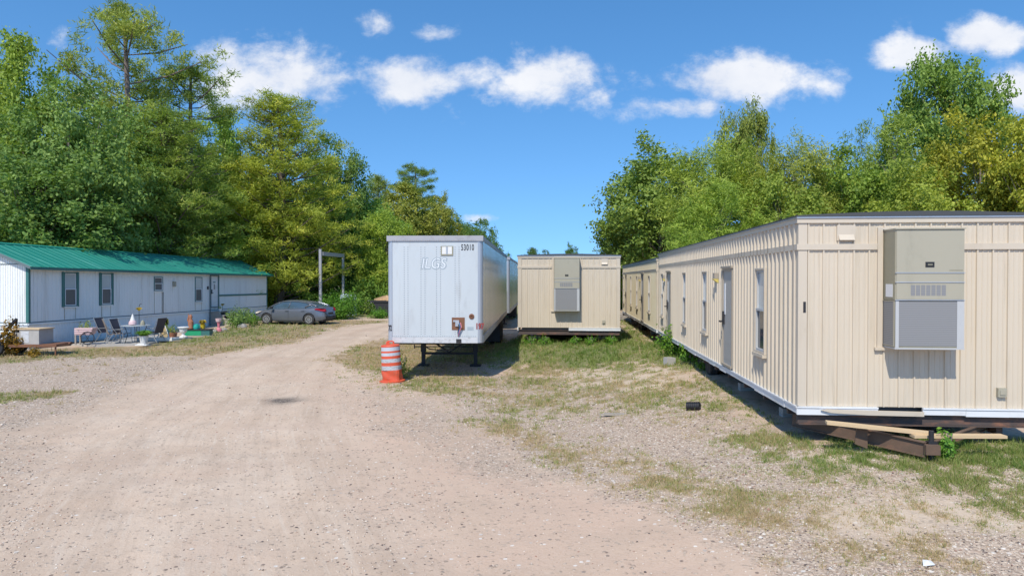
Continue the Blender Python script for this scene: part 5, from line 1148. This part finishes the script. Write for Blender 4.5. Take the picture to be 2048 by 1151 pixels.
for i, (px, w_) in enumerate(((1062, .3), (1090, .35), (1150, .25), (1180, .3), (1222, .3))):
    x = gpt(px, 24.4); plant('weed', ['weeds under the left corner of the middle office', 'taller weeds left of centre under the middle office', 'low weeds at the centre under the middle office', 'bright weeds right of centre under the middle office', 'weeds by the rusty hub at the right corner of the middle office'][i], 'weed', x, 24.3, float(G(x, 24.3)), w_, .35, 260, .07, 'vine', (.75, .8, .55, 1), 20 + i, 5, 'weeds under the middle office')
# ---------------------------------------------------------------- trees
def branchy(rg, H, C, lean=(0, 0), nl=40, r0=.21):
    """trunk that tapers and forks, one limb to each of the larger leaf clumps"""
    m = MB(); k = 8; pts = []; rad = []
    for i in range(k + 1):
        f = i / k; pts.append((lean[0] * f + .25 * math.sin(3 * f + rg.random()) * f, lean[1] * f + .2 * math.sin(2 * f + 1) * f, H * .88 * f)); rad.append(r0 * (1 - .88 * f) + .02)
    m.tube(pts, rad, 8)
    for c in sorted(range(len(C)), key=lambda q: -C[q][2])[:nl // 3] + rg.sample(range(len(C)), min(len(C), nl)):
        e = Vector(C[c]); hr = math.hypot(e.x, e.y); zs = min(max(e.z - hr * rg.uniform(.6, 1.1) - .3, H * .12), H * .82); f = zs / (H * .88); i = min(k - 1, int(f * k)); p = Vector(pts[i]).lerp(Vector(pts[i + 1]), f * k - i)
        mid = p.lerp(e, .5) + Vector((rg.uniform(-.25, .25), rg.uniform(-.25, .25), -.1 * hr)); w = .035 + .055 * (1 - f)
        m.tube([p, mid, e], [w, w * .6, .01], 5)
    return m
def crown_pts(rg, H, R_, zc, rz, nc, n, cr=(.16, .30)):
    """sprays of leaves along twigs that leave unevenly spread clumps: points, outward directions, clump tint, clump centres"""
    d = rg.normal(size=(nc, 3)); d /= np.linalg.norm(d, axis=1)[:, None]; rad = rg.random(nc) ** .36
    az = np.arctan2(d[:, 1], d[:, 0]); wob = 1 + .18 * np.sin(az * 2 + rg.random() * 6) + .14 * np.sin(az * 5 + d[:, 2] * 4 + rg.random() * 6)
    C = d * rad[:, None] * np.array([R_, R_, rz]); C[:, :2] *= wob[:, None]; C[:, 2] *= 1 + .09 * np.sin(az * 3 + rg.random() * 6); C[:, 2] += zc
    crr = R_ * (cr[0] + (cr[1] - cr[0]) * rg.random(nc)); nt_w = 9; dd = rg.normal(size=(nc, nt_w, 3)) * .85 + d[:, None] * .6 + np.array([0, 0, .15]); dd /= np.linalg.norm(dd, axis=2)[..., None]
    ln = crr[:, None] * (.7 + .9 * rg.random((nc, nt_w))); wts = (crr[:, None] ** 1.6 * np.ones((1, nt_w))).ravel(); wts /= wts.sum()
    k = rg.choice(nc * nt_w, n, p=wts); t = rg.random(n) ** .6; e = rg.normal(size=(n, 3)); ci = k // nt_w
    Pp = C[ci] + dd.reshape(-1, 3)[k] * (ln.ravel()[k] * t)[:, None] + e * (crr[ci] * (.30 - .12 * t))[:, None] * np.array([1, 1, .8])
    D = e / np.linalg.norm(e, axis=1)[:, None] * .5 + d[ci] * .5; tint = np.clip(.5 * rg.random(nc)[ci] + .5 * rg.random(nc * nt_w)[k], 0, 1)
    return Pp, D, tint, C
def proto(kind, seed):
    """returns (trunk mesh, crown mesh) of a tree about 12 m tall, crown radius about 4"""
    rg = np.random.default_rng(seed); pr = random.Random(seed); H = 12.
    sp_ = {'broad': (3.7, 7.0, 4.7, 80, 34000, (.2, .34), .21, .6, .8, (0, 0)), 'open': (3.9, 7.4, 4.4, 62, 22000, (.15, .26), .22, .6, .8, (.3, 0)),
           'feather': (3.9, 6.9, 4.8, 85, 42000, (.2, .36), .33, .17, .7, (0, 0)), 'round': (3.7, 9.4, 2.5, 60, 22000, (.2, .34), .21, .6, .8, (0, 0)), 'low': (3.7, 5.9, 5.8, 100, 36000, (.2, .34), .22, .6, .8, (0, 0))}.get(kind)
    if sp_:
        R_, zc, rz, nc, n, cr, sz, asp, tl, lean = sp_; Pp, e, ti, C = crown_pts(rg, H, R_, zc, rz, nc, n, cr); Pp[:, 2] = np.abs(Pp[:, 2]); tr = branchy(pr, H, [tuple(c) for c in C], lean); D = e + np.array([0, 0, .5]); col = 'leaf'
    elif kind in ('pine', 'bushpine', 'flatpine'):
        m = MB(); bend = pr.uniform(-.3, .3); pts = [(bend * math.sin(f * 3), 0, H * f) for f in np.linspace(0, .97, 9)]; m.tube(pts, [.21 * (1 - .85 * f) + .015 for f in np.linspace(0, 1, 9)], 8)
        P_ = []; D_ = []; T_ = []
        z0, nb_ = {'pine': (.34, 40), 'bushpine': (.05, 120), 'flatpine': (.55, 26)}[kind]
        for j in range(nb_):
            f = z0 + (1 - z0) * (j + pr.random()) / nb_; f = min(f, .985)
            if kind == 'pine': L_ = 2.6 * (math.sin(math.pi * min(1, max(.0, (f - z0 + .08) / (1.06 - z0)))) ** .6) * pr.uniform(.5, 1.25)
            elif kind == 'bushpine': L_ = (3.1 * (1 - f) ** .62 + .45) * pr.uniform(.7, 1.12)
            else: L_ = 2.6 * pr.uniform(.5, 1.2) * (1.15 - (f - z0))
            a = pr.random() * 6.28 if kind != 'bushpine' else j * 2.4 + pr.random() * .5; rise = pr.uniform(.15, .6) if kind != 'flatpine' else pr.uniform(0, .2)
            p = Vector((bend * math.sin(f * 3), 0, H * f * .97)); e = p + Vector((math.cos(a) * L_, math.sin(a) * L_, L_ * rise)); mid = p.lerp(e, .5) + Vector((0, 0, -.06 * L_))
            m.tube([p, mid, e], [.055 * (1.2 - f), .035, .012], 5)
            nt2 = int({'pine': 9, 'bushpine': 11, 'flatpine': 15}[kind] * max(.5, L_ / 2.4))
            for q in range(nt2):
                s = pr.uniform(.35, 1.05); sp_ = .11 * L_ + .17; c = p.lerp(e, s) + Vector((pr.gauss(0, sp_), pr.gauss(0, sp_), pr.gauss(0, sp_ * (.5 if kind != 'flatpine' else .2)) + .1))
                P_.append(c); T_.append(pr.random())
        P_ = np.array([tuple(p) for p in P_]); T_ = np.array(T_); nn = {'pine': 75, 'bushpine': 55, 'flatpine': 70}[kind]; n = len(P_) * nn
        C = np.repeat(P_, nn, 0); dd = rg.normal(size=(n, 3)); dd[:, 2] = dd[:, 2] * .8 + .55; dd /= np.linalg.norm(dd, axis=1)[:, None]; L_ = (.13 + .13 * rg.random(n))[:, None]; C = C + rg.normal(size=(n, 3)) * np.array([.15, .15, .10])
        sd = np.cross(dd, rg.normal(size=(n, 3))); sd /= np.linalg.norm(sd, axis=1)[:, None]; sd *= .021
        V = np.stack([C - sd, C + sd, C + dd * L_], 1).reshape(-1, 3); v = np.clip(np.repeat(T_, nn) * .6 + rg.random(n) * .4, 0, 1)
        me = npmesh('crown', V, np.arange(3 * n).reshape(-1, 3), M['needle'], attrs={'var': np.repeat(v, 3)}); t_ = build('trunk', m, M['pinebark'], fix=False); r = (t_.data, me.data)
        bpy.data.objects.remove(me); bpy.data.objects.remove(t_); return r
    v = np.clip(ti * .55 + rg.random(len(Pp)) * .45, 0, 1)
    me = leafmesh('crown', Pp, D, sz, rg, M[col], None, asp, v, tl); t_ = build('trunk', tr, M['bark'], fix=False); r = (t_.data, me.data)
    bpy.data.objects.remove(me); bpy.data.objects.remove(t_); return r
PROTO = {}
def tree(kind, v, label, px, top, Y, wpx, col=(1, 1, 1), rot=0, name='broadleaf_tree', group=None, z0=0):
    """px: where the trunk stands; top: height of the tip; wpx: width of the crown"""
    key = (kind, v)
    if key not in PROTO: PROTO[key] = proto(kind, 100 + v * 7 + len(kind))
    X = gpt(px, Y); H = (HOR - top) / FPX * Y + CAMZ; wr = wpx / FPX * Y / 2
    t = thing(name, label, 'tree', (X, Y, z0 - .05), rot, group)
    R0 = {'round': 4.6, 'broad': 4.5, 'open': 4.6, 'feather': 4.8, 'low': 4.4, 'pine': 2.9, 'bushpine': 3.0, 'flatpine': 3.0}[kind]; H0 = {'round': 12.7, 'broad': 12.3, 'open': 12.8, 'feather': 13.0, 'low': 12.2, 'pine': 12.1, 'bushpine': 12.2, 'flatpine': 12.1}[kind]
    for nm, me in (('trunk', PROTO[key][0]), ('crown', PROTO[key][1])):
        o = bpy.data.objects.new(nm, me); COL.objects.link(o); o.parent = t; o.scale = (wr / R0, wr / R0, H / H0)
        if nm == 'crown': o.color = (*col, 1)
    return t
G1 = (1.0, 1, .9); G2 = (1.25, 1.12, .8); G3 = (.70, .86, .85); G4 = (1.1, 1.15, .75); YG = (1.55, 1.22, .6); LG = (1.05, 1.2, .85)
EL = 'trees behind the mobile home'; ER = 'trees behind the offices'
tree('broad', 1, 'bright green broadleaf tree at the left edge of the photo', 40, 85, 40, 230, G4, .3, group=EL)
tree('broad', 2, 'mid green broadleaf tree below and left of the tall pine', 140, 165, 37, 300, (.85, 1, 1.05), 1.4, group=EL)
tree('low', 3, 'dark leafy tree directly behind the near end of the green roof', 60, 300, 34, 330, G3, 2.2, group=EL)
tree('broad', 3, 'grey-green leafy tree whose crown hides the trunk of the tall pine', 225, 235, 43, 250, (.85, 1, 1.0), 4.2, group=EL)
tree('pine', 1, 'tallest pine on the left with an open crown against the cloud', 248, -8, 47, 300, (1, 1, .95), .5, name='pine_tree', group=EL)
tree('pine', 2, 'dense pine just right of the tallest one', 385, 120, 51, 270, (.92, 1, .9), 2.5, name='pine_tree', group=EL)
tree('bushpine', 3, 'lower dark pine between the tallest pine and the yellow-green one', 330, 205, 45, 300, (.85, .95, .85), 1.7, name='pine_tree', group=EL)
tree('broad', 1, 'pale green tree in the notch left of the yellow-green pine', 450, 232, 60, 180, LG, 3.3, group=EL)
tree('bushpine', 1, 'wide yellow-green pine above the far end of the home', 556, 182, 54, 290, (1.25, 1.18, .8), .9, name='pine_tree', group=EL)
tree('low', 1, 'light yellow-green broadleaf tree leaning over the middle of the green roof', 400, 362, 50.5, 290, (1.35, 1.3, .7), 5.0, group=EL)
tree('low', 2, 'yellow-tipped small tree beside the far end of the roof', 492, 400, 52, 150, (1.4, 1.25, .6), 1.2, group=EL)
tree('broad', 2, 'dark broadleaf tree right of the yellow-green pine', 665, 268, 64, 150, G3, 4.4, group=EL)
tree('low', 3, 'green tree behind the goal-like post frame', 640, 372, 60, 180, (.9, 1.05, .9), 2.9, group=EL)
tree('low', 1, 'deep green tree to the left of the box trailer', 735, 385, 66, 190, (.9, 1.15, .95), .2, group=EL)
tree('low', 2, 'lime-tinted tree right beside the box trailer top left corner', 775, 415, 58, 120, (1.2, 1.25, .7), 3.9, group=EL)
tree('broad', 1, 'olive tree rising over the box trailer', 800, 372, 80, 190, (1.2, 1.0, .75), 1.0, group=EL)
tree('bushpine', 2, 'small pointed pine left of the flat-topped pine', 757, 348, 90, 110, (.85, .9, .8), 2.0, name='pine_tree', group=EL)
tree('flatpine', 1, 'flat-topped pine standing clear above the box trailer', 830, 322, 88, 115, (.66, .8, .75), .8, name='pine_tree', group=EL)
tree('broad', 3, 'brownish green tree above the right half of the box trailer', 872, 392, 84, 120, (1.2, 1.0, .8), 5.2, group=EL)
tree('broad', 2, 'round dark tree whose top shows past the trailer corner', 957, 438, 92, 100, (.62, .8, .8), 2.4, group=EL)
tree('broad', 3, 'darkest low tree just left of the round one', 905, 425, 95, 90, (.7, .85, .8), .4, group=EL)
tree('broad', 1, 'tiny far treetop left above the middle office', 1063, 497, 150, 60, (.55, .7, .75), .4, group='far treetops over the middle office')
tree('broad', 2, 'tiny far treetop between the other two above the middle office', 1090, 499, 150, 40, (.55, .7, .75), 3.4, group='far treetops over the middle office')
tree('broad', 3, 'rounder far treetop above the air conditioner of the middle office', 1144, 489, 140, 48, (.55, .72, .75), 1.9, group='far treetops over the middle office')
tree('low', 1, 'far trees seen in the slit between the two box trailers', 1005, 505, 110, 70, (.6, .8, .7), 1.9, group='far treetops over the middle office')
# right side
tree('broad', 3, 'large dark open oak with sky between its limbs, behind the second office', 1325, 290, 47, 300, (.85, .92, .75), 2.0, group=ER)
tree('open', 2, 'lower limb-heavy oak left of the large one', 1262, 388, 49, 170, (.80, .9, .8), .6, group=ER)
tree('low', 2, 'dark shrubby tree in the gap beyond the office row', 1256, 470, 52, 110, (.75, .9, .75), 3.0, group=ER)
tree('feather', 1, 'feathery light green tree over the second office', 1440, 268, 37, 270, (1.3, 1.25, .85), .9, group=ER)
tree('feather', 2, 'low feathery tree hanging over the roof of the near office', 1435, 350, 32, 250, (1.2, 1.25, .8), 3.7, group=ER)
tree('round', 2, 'sparse tree with the single sprig poking up against the cloud', 1492, 196, 42, 110, (1.1, 1.0, .85), 5.1, group=ER)
tree('feather', 1, 'feathery tree in the middle of the right-hand row', 1600, 268, 35, 230, (1.25, 1.1, .8), 2.6, group=ER)
tree('broad', 2, 'deep green tree between the two feathery ones, behind the near office', 1705, 290, 34, 220, (.95, 1.05, .7), 4.8, group=ER)
tree('feather', 2, 'soft green tree left below the tall oak', 1790, 212, 38, 240, (1.15, 1.15, .85), 1.5, group=ER)
tree('round', 1, 'tall dark oak crown standing highest on the right', 1905, 105, 44, 250, (.85, .98, .8), 4.0, group=ER)
tree('broad', 3, 'yellowing tree under the tall oak at the right edge', 1960, 225, 33, 260, (1.45, 1.12, .6), .7, group=ER)
tree('broad', 1, 'yellow-green tree cut by the right edge of the photo', 2070, 235, 31, 230, (1.5, 1.2, .6), 2.7, group=ER)
tree('low', 1, 'leafy tree directly behind the air conditioner corner of the near office', 1830, 318, 30, 240, (1.25, 1.15, .7), 5.5, group=ER)
tree('low', 3, 'green tree behind the roof of the near office, left of its corner', 1560, 335, 33, 210, (1.05, 1.05, .7), .3, group=ER)
# ---- the woods behind, one mass; undergrowth along its edge
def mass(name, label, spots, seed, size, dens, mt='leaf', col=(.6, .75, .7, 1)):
    rg = np.random.default_rng(seed); PP_ = []; EE = []; TT = []
    for (X, Y, r, h) in spots:
        a, e, t_, c_c = crown_pts(rg, h, r, h * .5, h * .5, 40, int(dens * r * h), (.2, .34)); a[:, 2] = np.abs(a[:, 2]); a[:, 0] += X; a[:, 1] += Y; PP_.append(a); EE.append(e); TT.append(t_)
    A = np.concatenate(PP_); E = np.concatenate(EE); T_ = np.concatenate(TT)
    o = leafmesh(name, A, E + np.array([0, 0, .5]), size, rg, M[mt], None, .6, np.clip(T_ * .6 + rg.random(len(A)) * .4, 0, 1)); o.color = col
    tag(o, label, 'woodland', kind='stuff'); return o
sp1 = [(gpt(px, Y), Y, r, (HOR - top) / FPX * Y + CAMZ) for px, Y, r, top in ((-60, 46, 5, 230), (40, 50, 5, 250), (140, 52, 5, 300), (230, 54, 5, 300), (320, 58, 5, 300), (400, 62, 5, 330), (480, 64, 5, 330), (560, 68, 5, 330), (640, 74, 5, 400), (710, 78, 5, 420), (780, 96, 6, 440), (860, 100, 6, 450), (930, 105, 6, 480))]
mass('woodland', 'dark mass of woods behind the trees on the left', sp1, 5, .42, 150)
sp2 = [(gpt(px, Y), Y, r, (HOR - top) / FPX * Y + CAMZ) for px, Y, r, top in ((1330, 62, 5, 400), (1420, 52, 4.5, 360), (1520, 50, 4.5, 360), (1620, 48, 4.5, 350), (1720, 48, 4.5, 340), (1820, 48, 4.5, 330), (1920, 48, 4.5, 330), (2030, 46, 4.5, 320), (2140, 44, 4.5, 300))]
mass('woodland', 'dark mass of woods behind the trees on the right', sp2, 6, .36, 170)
rg = np.random.default_rng(9); sp3 = []
for k in range(26): px = 530 + k * 12 + rg.uniform(-5, 5); Y = 55 + rg.uniform(-2, 5); sp3.append((gpt(px, Y), Y, rg.uniform(1.0, 1.7), rg.uniform(1.4, 3.0)))
for k in range(12): Y = 47 - k * 2.0; sp3.append((-25.5 + .0755 * (Y - 27) - rg.uniform(0, 1), Y, 1.6, rg.uniform(2.5, 4.5)))
o = mass('undergrowth', 'leafy undergrowth along the foot of the woods', sp3, 8, .17, 420, 'leaf', (.8, 1.0, .75, 1)); o['category'] = 'undergrowth'
sp4 = [(gpt(px, Y), Y, 2.2, 3.2) for px, Y in ((1225, 58), (1245, 60), (1265, 57), (1285, 60), (1160, 120), (1120, 120), (1080, 125), (1040, 120), (1010, 118), (1190, 110), (1220, 100))]
o = mass('undergrowth', 'leafy undergrowth seen at the end of the lane between the offices', sp4, 18, .3, 260, 'leaf', (.85, 1, .7, 1)); o['category'] = 'undergrowth'
print('scene built', len(bpy.data.objects), sum(len(m.polygons) for m in bpy.data.meshes))
